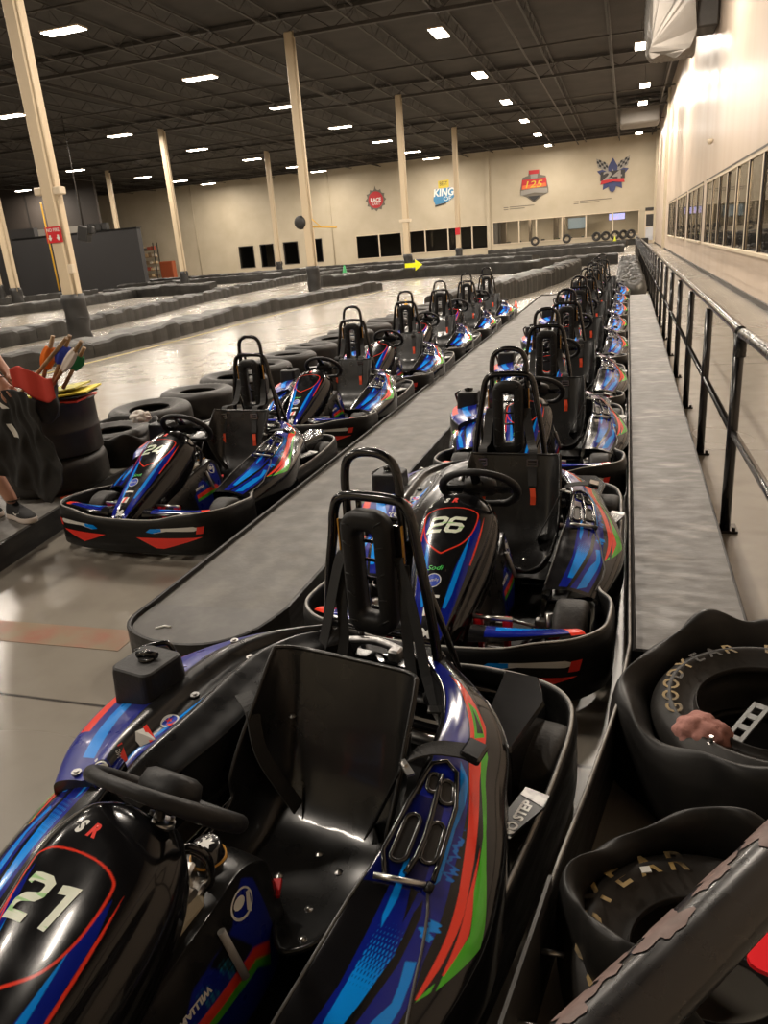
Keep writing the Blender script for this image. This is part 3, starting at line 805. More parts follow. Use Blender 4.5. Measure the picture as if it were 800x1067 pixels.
    rs = MB(); rs.box((.105, -.125, .235), (.04, .05, .012), rz=.5, bev=.002); rs.build('crotch_strap_tag', M_REDM, st)
    lg = MB(); lg.lathe([(0, .012), (.016, .012), (.020, .002), (.026, 0)], (.36, -.20, .11), 16); lg.prism([(.33, -.26), (.39, -.26), (.40, -.16), (.35, -.14), (.32, -.18)], .095, .102); lg.build('seat_mount', M_ALU, K_)
    sup = MB(); sup.tube([(-.16, .25, .35), (-.26, .40, .14)], .012, 8); sup.build('seat_stay', M_TUBE, K_)
    sup = MB(); sup.tube([(.32, .25, .35), (.32, .42, .14)], .012, 8); sup.build('seat_stay', M_TUBE, K_)
    # --- roll bar
    HX = .0
    main = [(-.205, .60, .14), (-.200, .60, .30), (-.190, .61, .46), (-.165, .615, .66), (-.140, .62, .80), (-.128, .62, .875), (-.108, .62, .915), (-.07, .62, .928), (0, .62, .930)]
    main = main+[(-x, y, z) for x, y, z in main[::-1][1:]]
    rbm = MB(); rbm.tube(cr(main, 60), .0155, 12)
    up = [(-.092, .635, .80), (-.090, .635, .90), (-.088, .635, .98), (-.075, .635, 1.028), (-.042, .635, 1.052), (0, .635, 1.058)]
    up = up+[(-x, y, z) for x, y, z in up[::-1][1:]]
    rbm.tube(cr(up, 40), .0135, 12)
    inner = [(-.055, .645, .918), (-.055, .645, .60), (-.03, .645, .56), (.05, .645, .56), (.078, .64, .58), (.085, .635, .62), (.085, .635, .90)]
    rbm.tube(cr(inner, 40), .009, 8)
    for z in (.86, .82, .78, .72, .66): rbm.tube([(-.055, .645, z), (.085, .64, z)], .006, 6)
    rbm.tube([(-.19, .61, .50), (.19, .61, .50)], .009, 8); rbm.tube([(-.2, .60, .34), (.2, .60, .34)], .011, 8)
    for s in (-1, 1):
        rbm.tube([(s*.155, .615, .72), (s*.17, .80, .30), (s*.17, .84, .20)], .011, 8)
    rb_o = rbm.build('roll_bar', M_TUBE, K_)
    # head pad: rounded ring of foam with a central slot, in one mesh
    hpB = MB()
    def rr_loop(hw, hz, r, n_=10):
        out = []
        for (sx, sz, a0) in ((1, 1, 0), (-1, 1, 90), (-1, -1, 180), (1, -1, 270)):
            for a in np.radians(np.linspace(a0, a0+90, n_)): out.append((sx*(hw-r)+r*math.cos(a), sz*(hz-r)+r*math.sin(a)))
        return out
    cz = .708; rings = [(.078, .192, .055, .605), (.080, .194, .056, .575), (.076, .190, .053, .562), (.066, .180, .046, .556), (.042, .150, .03, .556), (.034, .138, .024, .560), (.028, .130, .018, .580), (.028, .130, .018, .605)]
    V = []; n_ = 40
    for hw, hz, r_, y in rings:
        for x, z in rr_loop(hw, hz, r_): V.append((x+.002, y, cz+z))
    m_ = len(rings); F = [(i*n_+j, i*n_+(j+1) % n_, ((i+1) % m_)*n_+(j+1) % n_, ((i+1) % m_)*n_+j) for i in range(m_) for j in range(n_)]
    hpB.add(V, F, True)
    hpo = hpB.build('head_pad', M_PAD, K_)
    gv = MB()
    for z, sl_ in ((.155, .3), (.09, -.1), (.0, .25), (-.07, -.2), (-.15, .3)):
        for s in (-1, 1): gv.tube([(s*.040, .5555, cz+z), (s*.066, .556, cz+z+s*.03*sl_+.010)], .0022, 5)
    gv.build('pad_groove', M_STK_K, hpo)
    for s in (-1, 1):
        bp = MB(); bp.box((s*.088, .605, .80), (.034, .006, .115)); q = bp.build('brace_plate', M_GLOSS, K_)
        bp = MB(); bp.box((s*.106, .604, .80), (.004, .008, .115)); y_ = bp.build('plate_edge', M_YEL, q); tag(y_, 'amber edge of the plate')
    belts = add_belts(K_)
    # lap belt over the pod
    lb = ribbon([tuple(p) for p in cr([(.20, .15, .20), (.27, .13, .34), (.325, .15, .455), (.37, .19, .478), (.43, .215, .475), (.475, .235, .462)], 24)], .050, .004, side=(0, 1, 0)).build('lap_belt', M_BELT, K_)
    bk = MB(); bk.box((.462, .232, .468), (.05, .066, .022), R=Matrix.Rotation(.25, 3, 'Y'), bev=.005); bk.build('belt_latch', M_GLOSS, lb)
    bk = MB(); bk.box((.345, .115, .468), (.05, .018, .006), rz=-.7); bk.box((.335, .125, .472), (.02, .01, .01), rz=-.7); bk.build('belt_adjuster', M_CHROME, lb)
    lb2 = ribbon([tuple(p) for p in cr([(-.02, .15, .20), (-.10, .13, .36), (-.15, .17, .46), (-.22, .22, .465)], 18)], .045, .004, side=(0, 1, 0)).build('lap_belt', M_BELT, K_)
    # --- rear mudguard, step plate, battery box
    mg = MB(); top_ = [(.325, .80), (.435, .80), (.492, .68), (.478, .44), (.455, .40), (.40, .42), (.36, .56)]
    rings_ = [[(x, y, .16) for x, y in top_], [(x, y, .325) for x, y in top_], [((x-.42)*.92+.42, (y-.6)*.95+.6, .338) for x, y in top_]]
    V = [p for r_ in rings_ for p in r_]; k7 = len(top_)
    mg.add(V, [(i*k7+j, i*k7+(j+1) % k7, (i+1)*k7+(j+1) % k7, (i+1)*k7+j) for i in range(2) for j in range(k7)]+[tuple(2*k7+j for j in range(k7))])
    mg.build('rear_mudguard', M_GLOSS, K_)
    spn = MB(); 
    def stepf(x, y, z=.262):   # small tilted plate beside the pod
        return (.560+x*.94+y*.10, .275+y, z+.03-.10*x)
    spn.prism([(-.040, -.10), (-.005, -.14), (.040, .05), (.036, .09), (-.030, .09)], .0, .008, lambda x, y, z: stepf(x, y, .250+z)); q = spn.build('step_plate', M_STK_K, K_)
    tx = MB(); add_text(tx, 'NO STEP', .03, lambda x, y: stepf(-y, x-.02, .2595), wdt=.135, h=.028, bold=.0012); t_ = tx.build('step_warning', M_STK_W, q); tag(t_, 'white NO STEP lettering')
    br = MB(); br.prism([(-.030, .06), (.038, .045), (.036, .09), (-.030, .09)], 0, .001, lambda x, y, z: stepf(x, y, .2585+z)); br.build('plate_trim', M_ALU, q)
    bb = MB(); bb.box((-.03, .77, .27), (.30, .13, .16), bev=.02); bb.box((.10, .72, .36), (.10, .06, .04), bev=.006); bb.build('rear_box', M_GLOSS, K_)
    eg = MB()
    eg.box((-.30, .42, .26), (.26, .30, .26), bev=.02); eg.cyl((-.36, .70, .30), .06, .16, 'X', 18)
    eg.build('engine_block', M_SATIN, K_)
    ex = MB(); ex.tube(cr([(-.25, .72, .36), (-.10, .74, .38), (.05, .71, .37), (.16, .74, .30), (.20, .80, .22)], 24), .014, 10); ex.build('exhaust_pipe', M_ALU, K_)
    ex = MB(); ex.box((.02, .66, .40), (.04, .04, .04), bev=.006); ex.build('sensor_box', M_ALU, K_)
    for s in (-1, 1):
        br_ = MB(); br_.prism([(s*.17, .32), (s*.19, .45), (s*.10, .34)][::s], .60, .612, lambda x, y, z: (x, z, y))
        br_.cyl((s*.175, .595, .34), .008, .02, 'Y', 8)
        br_.build('roll_bar_bracket', M_TUBE, K_)
    return K_, nsm

def add_belts(K_):
    for s in (-1, 1):
        x = s*.095
        pts = cr([(x, .615, .745), (x, .595, .752), (x+s*.006, .575, .70), (x+s*.02+.015, .50, .60), (x+s*.028+.03, .38, .605), (x+s*.03+.04, .325, .60), (x+s*.03+.04, .30, .53), (x+s*.03+.045, .265, .44)], 30)
        bl = ribbon([tuple(p) for p in pts], .042, .003).build('shoulder_belt', M_BELT, K_)
        bk = MB(); q = pts[-6]; 
        for a, b, cdim in ((-.024, 0, (.006, .008, .034)), (.024, 0, (.006, .008, .034)), (0, -.016, (.05, .008, .006)), (0, .016, (.05, .008, .006)), (0, .0, (.05, .006, .004))):
            bk.box((q[0]+a, q[1]-.006, q[2]+b), cdim)
        bk.build('belt_buckle', M_CHROME, bl)
        tg = ribbon([(x+s*.03+.045, .262, .43), (x+s*.03+.05, .250, .39), (x+s*.03+.048, .246, .345)], .026, .004).build('release_tag', M_TAG, bl)
        ribbon([(x+s*.03+.045, .255, .35), (x+s*.03+.06, .235, .29), (x+s*.03+.05, .20, .215)], .018, .002).build('strap_end', M_NAVYP, bl)

def hanging_belts(K_):
    """belts left hanging behind the seat of the nearest kart"""
    for s in (-1, 1):
        pts = cr([(s*.088, .615, .75), (s*.092, .592, .755), (s*.115, .585, .70), (s*.150, .57, .56), (s*.178, .55, .44), (s*.215+.02, .50, .36)], 24)
        bl = ribbon([tuple(p) for p in pts], .040, .003, side=(1, -.3, 0)).build('shoulder_belt', M_BELT, K_)
        pts = cr([(s*.105, .60, .74), (s*.110, .585, .62), (s*.112, .58, .47), (s*.13, .56, .38)], 16)
        ribbon([tuple(p) for p in pts], .036, .003).build('belt_tail', M_BELT, bl)
        bk = MB(); bk.box((s*.222+.02, .485, .365), (.05, .03, .006), rz=.3*s); bk.build('belt_buckle', M_CHROME, bl)

_once = {}
def mat_once(name, col, rough=.4, **k):
    if name not in _once: _once[name] = mat(name, col, rough, **k)
    return _once[name]
M_BODY2 = mat_vcol('satin_printed_plastic', .34, .25)

DIGITS = {  # stroke paths in a 1 x 1.25 cell
    '2': [[(.06, .98), (.10, 1.16), (.26, 1.18), (.74, 1.18), (.92, 1.08), (.92, .78), (.80, .66), (.28, .56), (.09, .42), (.09, .07), (.98, .07)]],
    '1': [[(.30, 1.12), (.60, 1.18), (.60, 0)], [(.14, 1.08), (.62, 1.18)]],
    '4': [[(.50, 1.25), (.10, .42), (.10, .36), (1.02, .36)], [(.74, 1.25), (.74, 0)]],
    '6': [[(.90, 1.18), (.26, 1.18), (.09, 1.04), (.09, .20), (.24, .07), (.76, .07), (.92, .20), (.92, .52), (.76, .66), (.10, .66)]]}

def stroke(path, w_):
    P = [Vector(p) for p in path]; L_, R_ = [], []
    for i, p in enumerate(P):
        a = (p-P[i-1]).normalized() if i else (P[1]-p).normalized()
        b = (P[i+1]-p).normalized() if i < len(P)-1 else a
        na, nb = Vector((-a.y, a.x)), Vector((-b.y, b.x)); m_ = (na+nb).normalized(); k = min(1.6, 1/max(.3, m_.dot(na)))
        L_.append(p+m_*w_/2*k); R_.append(p-m_*w_/2*k)
    return L_, R_

def add_number(kart, nsm, body, h=.078, wd=.066):
    nc = [c for c in kart.children if c.name.startswith('nose_cowl')][0]
    f = mapper(nsm, .600, .475, lift=.0016)
    for k, ch in enumerate(body):
        mb = MB(); x0 = (k-len(body)/2)*(wd+.012)+.008
        for path in DIGITS[ch]:
            L_, R_ = stroke(path, .27)
            def g(p, x0=x0): X, Y = p[0]*wd, (p[1]-.62)*h/1.25; return f(x0+X+Y*.28, Y)
            for i in range(len(L_)-1):
                q = [L_[i], L_[i+1], R_[i+1], R_[i]]; nsub = 6; V = []
                for a in range(nsub+1):
                    t = a/nsub
                    for b in range(4): 
                        l_ = q[0].lerp(q[1], t); r_ = q[3].lerp(q[2], t); V.append(g(l_.lerp(r_, b/3)))
                mb.add(V, [(a*4+b, a*4+b+1, a*4+b+5, a*4+b+4) for a in range(nsub) for b in range(3)])
        q = mb.build('race_number', M_NUM, nc); tag(q, 'pale green number %s' % ch)
# ------------------------------------------------------------------ room materials
def floor_mat():
    M = bpy.data.materials.new('polished_concrete'); M.use_nodes = True
    nt = M.node_tree; N = nt.nodes; L = nt.links; b = N['Principled BSDF']
    tc = N.new('ShaderNodeTexCoord')
    def ns(sc, det=8, vec=None):
        n = N.new('ShaderNodeTexNoise'); n.inputs['Scale'].default_value = sc; n.inputs['Detail'].default_value = det
        L.new(vec or tc.outputs['Object'], n.inputs['Vector']); return n.outputs['Fac']
    def mr(src, a, b_, c=0, d=1):
        r = N.new('ShaderNodeMapRange'); r.inputs[1].default_value = a; r.inputs[2].default_value = b_; r.inputs[3].default_value = c; r.inputs[4].default_value = d
        L.new(src, r.inputs[0]); return r.outputs[0]
    def mix(f, a, b_):
        m_ = N.new('ShaderNodeMix'); m_.data_type = 'RGBA'
        if hasattr(f, 'links') or not isinstance(f, (int, float)): L.new(f, m_.inputs[0])
        for s, i in ((a, 6), (b_, 7)):
            if isinstance(s, tuple): m_.inputs[i].default_value = (*s, 1)
            else: L.new(s, m_.inputs[i])
        return m_.outputs[2]
    c = mix(mr(ns(.35, 3), .2, .8), (.265, .242, .205), (.215, .195, .162))
    c = mix(mr(ns(1.6, 4), .30, .85), c, (.175, .155, .127))
    c = mix(mr(ns(4, 3), .50, .85, 0, .45), c, (.12, .105, .085))
    sx = N.new('ShaderNodeSeparateXYZ'); L.new(tc.outputs['Object'], sx.inputs[0])
    def joint(out, per, off):
        a = N.new('ShaderNodeMath'); a.operation = 'ADD'; a.inputs[1].default_value = off; L.new(out, a.inputs[0])
        m_ = N.new('ShaderNodeMath'); m_.operation = 'PINGPONG'; m_.inputs[1].default_value = per/2; L.new(a.outputs[0], m_.inputs[0])
        return mr(m_.outputs[0], .004, .012, 1, 0)
    j1, j2 = joint(sx.outputs[0], 3.8, 1.4), joint(sx.outputs[1], 3.8, 1.75)
    mx = N.new('ShaderNodeMath'); mx.operation = 'MAXIMUM'; L.new(j1, mx.inputs[0]); L.new(j2, mx.inputs[1])
    c = mix(mx.outputs[0], c, (.03, .026, .022))
    L.new(c, b.inputs['Base Color'])
    L.new(mr(ns(.45, 1), .1, .9, .21, .31), b.inputs['Roughness'])
    return M
M_FLOOR = floor_mat()
M_WALLC = mat('cream_painted_wall', lin('bcb19b'), .6, noise=(.6, lin('b1a58e'), .3, .7))
M_WALLR = mat('satin_cream_painted_block_wall', lin('cdbcab'), .30, noise=(.5, lin('c2b09e'), .3, .7), rvar=(.9, .42), stretch=(1, 1, .12), bump=(1.4, .25))
M_DARKW = mat('dark_brown_painted_wall', (.045, .036, .030), .7)
M_CEIL = mat('dark_roof_deck', (.026, .022, .018), .8, noise=(.8, (.045, .038, .032), .3, .7))
M_STEEL = mat('dusty_grey_roof_steel', (.042, .036, .030), .6, noise=(3, (.058, .050, .042), .4, .7))
M_COLM = mat('cream_painted_column', lin('c9b79a'), .5)
M_PADD = mat('black_column_padding', (.020, .019, .018), .5, bump=(6, .4))
M_FRAME = mat('cream_window_frame', lin('cfc0a8'), .45)
M_BRONZE = mat('dark_window_frame', (.03, .027, .025), .4)
M_PLAT = mat('scuffed_rubber_platform_top', (.085, .079, .070), .62, noise=(7, (.135, .125, .108), .46, .72), rvar=(8, .5), bump=(40, .12))
M_PLATR = mat('scuffed_platform_top_worn_white', (.088, .080, .071), .6, noise=(3.2, (.20, .18, .155), .54, .70), rvar=(8, .45), stretch=(1, 2.2, 1), bump=(40, .1))
M_BAND = mat('black_plastic_kick_board', (.013, .012, .012), .42, noise=(5, (.035, .031, .027), .5, .8), rvar=(7, .6), stretch=(1, 1, 5))
M_BARR = mat('dusty_black_barrier_cover', (.015, .014, .012), .46, spec=.4, noise=(2.5, (.032, .029, .025), .4, .75), bump=(5, .3))
M_TYRE = mat('old_car_tyre_rubber', (.015, .0135, .012), .52, spec=.4, noise=(8, (.034, .030, .026), .4, .75), bump=(30, .15))
M_SHEET = mat('black_rubber_sheet', (.009, .0085, .008), .40, spec=.35, noise=(6, (.019, .017, .015), .45, .8), bump=(9, .25), rvar=(5, .55))
M_YELT = mat('faded_yellow_tyre_print', lin('8d7544'), .6, noise=(9, lin('2c2720'), .46, .56))
M_RAIL = mat('gloss_black_rail_paint', (.012, .011, .011), .22, coat=.3, bump=(5, .1))
M_GLASS = bpy.data.materials.new('window_glass'); M_GLASS.use_nodes = True
def _glass():
    nt = M_GLASS.node_tree; N = nt.nodes; L = nt.links; N.remove(N['Principled BSDF'])
    t = N.new('ShaderNodeBsdfTransparent'); t.inputs[0].default_value = (.86, .86, .84, 1); g = N.new('ShaderNodeBsdfGlossy'); g.inputs['Roughness'].default_value = .03
    fr = N.new('ShaderNodeFresnel'); fr.inputs[0].default_value = 1.5; mx = N.new('ShaderNodeMixShader')
    L.new(fr.outputs[0], mx.inputs[0]); L.new(t.outputs[0], mx.inputs[1]); L.new(g.outputs[0], mx.inputs[2]); L.new(mx.outputs[0], N['Material Output'].inputs[0])
_glass()
M_LAMP = mat('lit_lamp_diffuser', (1, .95, .85), .4, emit=((1.0, .90, .76), 26.0))
M_FOIL = mat('crumpled_foil_duct_wrap', (.19, .175, .155), .42, metal=.5, bump=(2.2, 1.0))

def struct(o, **k): o['kind'] = 'structure'; return o

XR = 2.45; YB = 80.0; XL = -92.0; HC = 10.0
mb = MB(); mb.box(((XL+8.0)/2, 40, -.05), (8.0-XL, 100, .10)); struct(mb.build('floor', M_FLOOR))
fm = MB(); fm.prism([(-3.45, 2.42), (-2.10, 2.44), (-2.10, 2.62), (-3.45, 2.60)], .001, .002); q = fm.build('trim_1', mat('worn_red_floor_paint', lin('84523c'), .45, noise=(6, lin('7a6a52'), .35, .6))); struct(q)
fm = MB(); fm.tube([(-9.35, 8, .004), (-9.30, 14, .004), (-9.45, 21, .004), (-8.7, 29, .004)], .035, 6); q = fm.build('trim_2', mat('worn_yellow_floor_line', lin('b5a25c'), .5)); struct(q); q.scale = (1, 1, .08)
mb = MB(); mb.box(((XL+8)/2, 40, HC+.05), (8-XL, 100, .10)); CEIL = struct(mb.build('ceiling', M_CEIL))

# roof steel: girders across the hall, open-web joists along it, purlin lines of the deck
def truss(L_, depth, pan, r, flat=.05):
    m_ = MB(); m_.box((0, L_/2, 0), (flat*1.6, L_, flat)); m_.box((0, L_/2, -depth), (flat*1.6, L_, flat))
    n = int(L_/pan)
    for i in range(n):
        a, b = (0, -depth) if i % 2 == 0 else (-depth, 0)
        m_.tube([(0, i*pan, a), (0, (i+1)*pan, b)], r, 4, caps=False, smooth=False)
    return m_
jm = truss(92, .55, .75, .013)
j0 = jm.build('joist', M_STEEL, CEIL); xs = np.arange(-88.0, 2.2, 2.9)
for i, x in enumerate(xs):
    o = j0 if i == 0 else j0.copy()
    if i: COL.objects.link(o)
    o.parent = CEIL; o.location = (x, -10, HC-.12); tag(o, kind='structure')
gm = truss(94, .62, 1.0, .025, .12); g0 = gm.build('girder', M_STEEL, CEIL)
for i, y in enumerate((.3, 15.3, 30.3, 45.3, 60.3, 75.3)):
    o = g0 if i == 0 else g0.copy()
    if i: COL.objects.link(o)
    o.parent = CEIL; o.location = (XR, y, HC-.10); o.rotation_euler = (0, 0, PI/2); tag(o, kind='structure')
for i, (x, y0, y1, z) in enumerate(((-4.6, -8, 80, 9.2), (-15, -8, 80, 9.15), (-24, 5, 80, 9.2), (-.9, 5, 80, 9.15))):
    m_ = MB(); m_.tube([(x, y0, z), (x, y1, z)], .045, 8); q = m_.build('sprinkler_pipe', M_STEEL, CEIL)
for y in (8, 23, 38, 53, 68):
    m_ = MB(); m_.tube([(XL, y, 9.25), (XR, y, 9.25)], .035, 6); m_.build('sprinkler_pipe', M_STEEL, CEIL)

# --- walls
def wall_holes(name, mat_, axis, pos, th, a0, a1, z1, holes, rev=1):
    """wall slab with rectangular holes [(a0,a1,z0,z1)], non-overlapping in a"""
    m_ = MB()
    def bx(p0, p1, q0, q1):
        if p1-p0 < 1e-4 or q1-q0 < 1e-4: return
        if axis == 'Y': m_.box((pos+th/2, (p0+p1)/2, (q0+q1)/2), (abs(th), p1-p0, q1-q0))
        else: m_.box(((p0+p1)/2, pos+th/2, (q0+q1)/2), (p1-p0, abs(th), q1-q0))
    cur = a0
    for h in sorted(holes):
        bx(cur, h[0], 0, z1); bx(h[0], h[1], 0, h[2]); bx(h[0], h[1], h[3], z1); cur = h[1]
    bx(cur, a1, 0, z1)
    return struct(m_.build(name, mat_))
RG = [(15.2, 28.6), (30.0, 36.6), (38.0, 44.4), (46.0, 53.5)]
wall_holes('wall_right', M_WALLR, 'Y', XR, .25, -9, YB+.25, HC, [(a, b, .92, 2.78) for a, b in RG])
BW = [(-41.0, -39.25, .5, 2.72), (-38.4, -36.85, .45, 2.75), (-35.6, -33.95, .55, 2.78), (-32.8, -31.15, .57, 2.86),
      (-27.25, -22.3, .52, 2.8), (-21.55, -13.3, .67, 2.83), (-12.8, 1.02, .92, 3.0)]
wall_holes('wall_back', M_WALLC, 'X', YB, .25, -60, XR, HC, BW)
mb = MB(); mb.box((XL, 35, HC/2), (.2, 90, HC)); struct(mb.build('wall_left', M_DARKW))
mb = MB(); mb.box(((XL+8)/2, -9.1, HC/2), (8-XL, .2, HC)); struct(mb.build('wall_front', M_WALLC))
mb = MB(); mb.box((-70, 66, HC/2), (44, .3, HC)); q = struct(mb.build('wall_side', M_DARKW))
for x in (-83, -78, -73, -68.5, -64, -60, -56, -52.5, -50):
    m_ = MB(); m_.box((x, 65.8, 5.2), (.12, .06, 9.4)); m_.build('wall_batten', M_BRONZE, q)
# mouldings on the back wall
for i, (x0, x1) in enumerate(((-13.3, -12.75),)):
    m_ = MB(); m_.box((x0+.1, YB-.08, 5.0), (.34, .16, 9.9)); struct(m_.build('trim_3', M_WALLC))
for i, x in enumerate((-29.8, -46)):
    m_ = MB(); m_.tube([(x, YB-.06, .1), (x, YB-.06, 9.6)], .05, 8); struct(m_.build('trim_%d' % (4+i), M_WALLC))
m_ = MB(); m_.box((-22, YB-.1, 9.75), (76, .2, .5)); struct(m_.build('trim_6', M_STEEL))
for y0 in (58.0, 78.6):
    m_ = MB(); m_.box((XR-.09, y0, 4.9), (.18, .45, 9.8)); struct(m_.build('trim_7' if y0 < 60 else 'trim_8', M_WALLC))
m_ = MB(); m_.box((XR-.02, 35.5, .05), (.04, 88, .10)); struct(m_.build('baseboard_right', M_BRONZE))
# long windows of the right wall: frame, sill, mullions and panes
for i, (a, b) in enumerate(RG):
    f = MB(); f.box((XR-.02, (a+b)/2, .90), (.12, b-a+.16, .06)); f.box((XR+.05, (a+b)/2, 2.78), (.16, b-a+.10, .09))
    wn = struct(f.build('window_%d' % (i+1), M_FRAME))
    n = max(3, round((b-a)/1.9)); st = (b-a)/n
    for k in range(n+1):
        m_ = MB(); m_.box((XR-.005, a+k*st, 1.84), (.035, .16, 1.80)); m_.build('mullion', M_FRAME, wn)
        m_ = MB(); m_.box((XR-.012, a+k*st-.105, 1.84), (.03, .05, 1.80)); m_.build('mullion_seal', M_BRONZE, wn)
    m_ = MB(); m_.box((XR-.025, (a+b)/2, 2.83), (.03, b-a+.1, .04)); m_.build('window_head', M_BRONZE, wn)
    m_ = MB(); m_.box((XR+.012, (a+b)/2, 1.84), (.01, b-a, 1.84)); m_.build('pane', M_GLASS, wn)
# windows of the back wall
MUL = {4: (-24.73,), 5: (-19.77, -17.36, -14.9), 6: (-10.21, -8.54, -6.06, -3.81, -1.34)}
for i, (a, b, z0, z1) in enumerate(BW):
    f = MB(); t = .07
    f.box(((a+b)/2, YB+.02, z0), (b-a+.1, .16, t)); f.box(((a+b)/2, YB+.02, z1), (b-a+.1, .16, t))
    f.box((a, YB+.02, (z0+z1)/2), (t, .16, z1-z0)); f.box((b, YB+.02, (z0+z1)/2), (t, .16, z1-z0))
    wn = struct(f.build('window_%d' % (i+5), M_BRONZE if i < 4 else M_FRAME))
    for x in MUL.get(i, ()):
        m_ = MB(); m_.box((x, YB+.03, (z0+z1)/2), (.12, .12, z1-z0)); m_.build('mullion', M_FRAME, wn)
    m_ = MB(); m_.box(((a+b)/2, YB+.10, (z0+z1)/2), (b-a, .01, z1-z0)); m_.build('pane', M_GLASS, wn)
# door beside them
d = MB(); d.box((2.12, YB-.05, 1.42), (1.12, .08, 2.84)); dr = struct(d.build('door_1', M_FRAME))
m_ = MB(); m_.box((2.12, YB-.10, 2.03), (.92, .02, 1.05)); m_.build('door_window', M_BRONZE, dr)
m_ = MB(); m_.box((2.12, YB-.10, .85), (.94, .02, 1.15)); m_.build('door_panel', mat('pale_grey_door', lin('c9cbd0'), .5), dr)
m_ = MB(); m_.box((2.12, YB-.08, 3.02), (1.10, .06, .26)); m_.build('transom', M_BRONZE, dr)
m_ = MB(); m_.cyl((1.72, YB-.14, 1.3), .03, .12, 'X', 8); m_.build('door_handle', M_CHROME, dr)
# rooms seen through the glass
M_INT = mat('lobby_wall_paint', lin('d2c6b2'), .7, noise=(.5, lin('c2b49c'), .3, .7)); M_INTD = mat('dim_room_wall', (.05, .045, .04), .8)
m_ = MB(); m_.box((7.9, 35, 1.9), (.1, 92, 3.8)); q = struct(m_.build('wall_lobby', M_INT))
m_ = MB(); m_.box((5.3, 35, 3.75), (5.3, 92, .08)); struct(m_.build('ceiling_lobby', M_INT))
m_ = MB(); m_.box((5.3, 12, 1.9), (5.0, .1, 3.7)); struct(m_.build('wall_lobby_end', M_INT))
m_ = MB(); m_.box((-16, 88.9, 1.9), (52, .1, 3.8)); struct(m_.build('wall_viewing_room', M_INT))
m_ = MB(); m_.box((-16, 84.8, 3.80), (52, 9, .08)); struct(m_.build('ceiling_viewing_room', M_INTD))
m_ = MB(); m_.box((-16, 84.8, -.02), (52, 9, .06)); struct(m_.build('floor_viewing_room', M_INTD))
m_ = MB(); m_.box((-42, 84.8, 1.9), (.1, 9, 3.7)); struct(m_.build('wall_viewing_side', M_INTD))
m_ = MB(); m_.box((-13, 84.7, 1.9), (.1, 8.6, 3.7)); struct(m_.build('wall_viewing_partition', M_INTD))
m_ = MB(); m_.box((-27, 88.7, 1.9), (28, .1, 3.7)); struct(m_.build('wall_viewing_dark', M_INTD))
for x, y, e in ((-10.5, 84, 26), (-5.5, 84, 26), (-.5, 84, 22), (-18, 84, 4), (5.2, 20, 60), (5.2, 27, 60), (5.2, 34, 60), (5.2, 42, 60), (5.2, 50, 60)):
    l = bpy.data.lights.new('room_lamp', 'AREA'); l.energy = e*(15 if x > 0 else 14); l.color = (1, .84, .66); l.size = 1.2
    f = MB(); f.box((0, 0, 0), (1.0, .5, .06)); t = f.build('panel_lamp', M_BRONZE); t.location = (x, y, 3.66)
    tag(t, 'ceiling lamp of the side room seen through the glass', 'ceiling lamp', 'ceiling lamps of the side rooms')
    f = MB(); f.box((0, 0, -.035), (.9, .4, .02)); f.build('diffuser', mat_once('room_lamp_diffuser', (1, .9, .75), .4, emit=((1, .86, .68), 5)), t)
    o = bpy.data.objects.new('room_lamp', l); COL.objects.link(o); o.parent = t; o.location = (0, 0, -.08)

# ------------------------------------------------------------------ high-bay lamps
def make_lamp():
    t = empty('high_bay_lamp'); f = MB(); f.box((0, 0, .05), (.56, 1.50, .06), bev=.02); f.build('housing', M_FRAME, t)
    f = MB()
    for sx in (-1, 1):
        f.tube([(0, sx*.45, .08), (0, sx*.45, .99)], .006, 5)
    f.build('suspension_wire', M_STEEL, t)
    f = MB(); f.box((0, 0, .01), (.52, 1.42, .03), bev=.01); f.build('diffuser', M_LAMP, t)
    return t
LP = []
for x, ys in ((-7.0, (-3.0, 5.8, 14.6, 23.4, 32.2, 41, 49.8, 58.6, 67.3, 76)), (.72, (13.5, 22.3, 50.4, 57.1, 65.8, 74.5)),
              (-17.8, (-2, 6.8, 15.6, 24.4, 33.2, 42.0, 51, 60.2, 69, 76)), (-29.2, (8, 17, 26, 34.6, 43.5, 52.6, 61.3, 70, 76)),
              (-41.5, (37, 46, 55.1, 64.3, 70.5, 76)), (-54, (46, 55, 63.5))):
    for y in ys: LP.append((x, y))
ROWN = {-7.0: 'over the track left of the karts', .72: 'along the right-hand wall', -17.8: 'in the second row from the karts', -29.2: 'in the third row from the karts', -41.5: 'in the fourth row from the karts', -54: 'in the farthest row at the left'}
LP.append((.36, 39.8)); ROWN[.36] = ROWN[.72]
lamp0 = make_lamp()
for i, (x, y) in enumerate(LP):
    o = lamp0 if i == 0 else copy_tree(lamp0)
    o.location = (x, y, 9.0)
    o.rotation_euler = (0, 0, PI/2 if x < -10 else 0)
    tag(o, 'bright rectangular high-bay lamp hanging under the dark roof '+ROWN[x], 'ceiling lamp', 'high-bay lamps '+ROWN[x])
    l = bpy.data.lights.new('lamp_light', 'AREA'); l.shape = 'RECTANGLE'; l.size = .44; l.size_y = 1.34; l.energy = LAMP_POWER*(.35 if y > 74 else 1); l.color = LAMP_COL
    q = bpy.data.objects.new('lamp_light', l); COL.objects.link(q); q.parent = o; q.location = (0, 0, -.03)
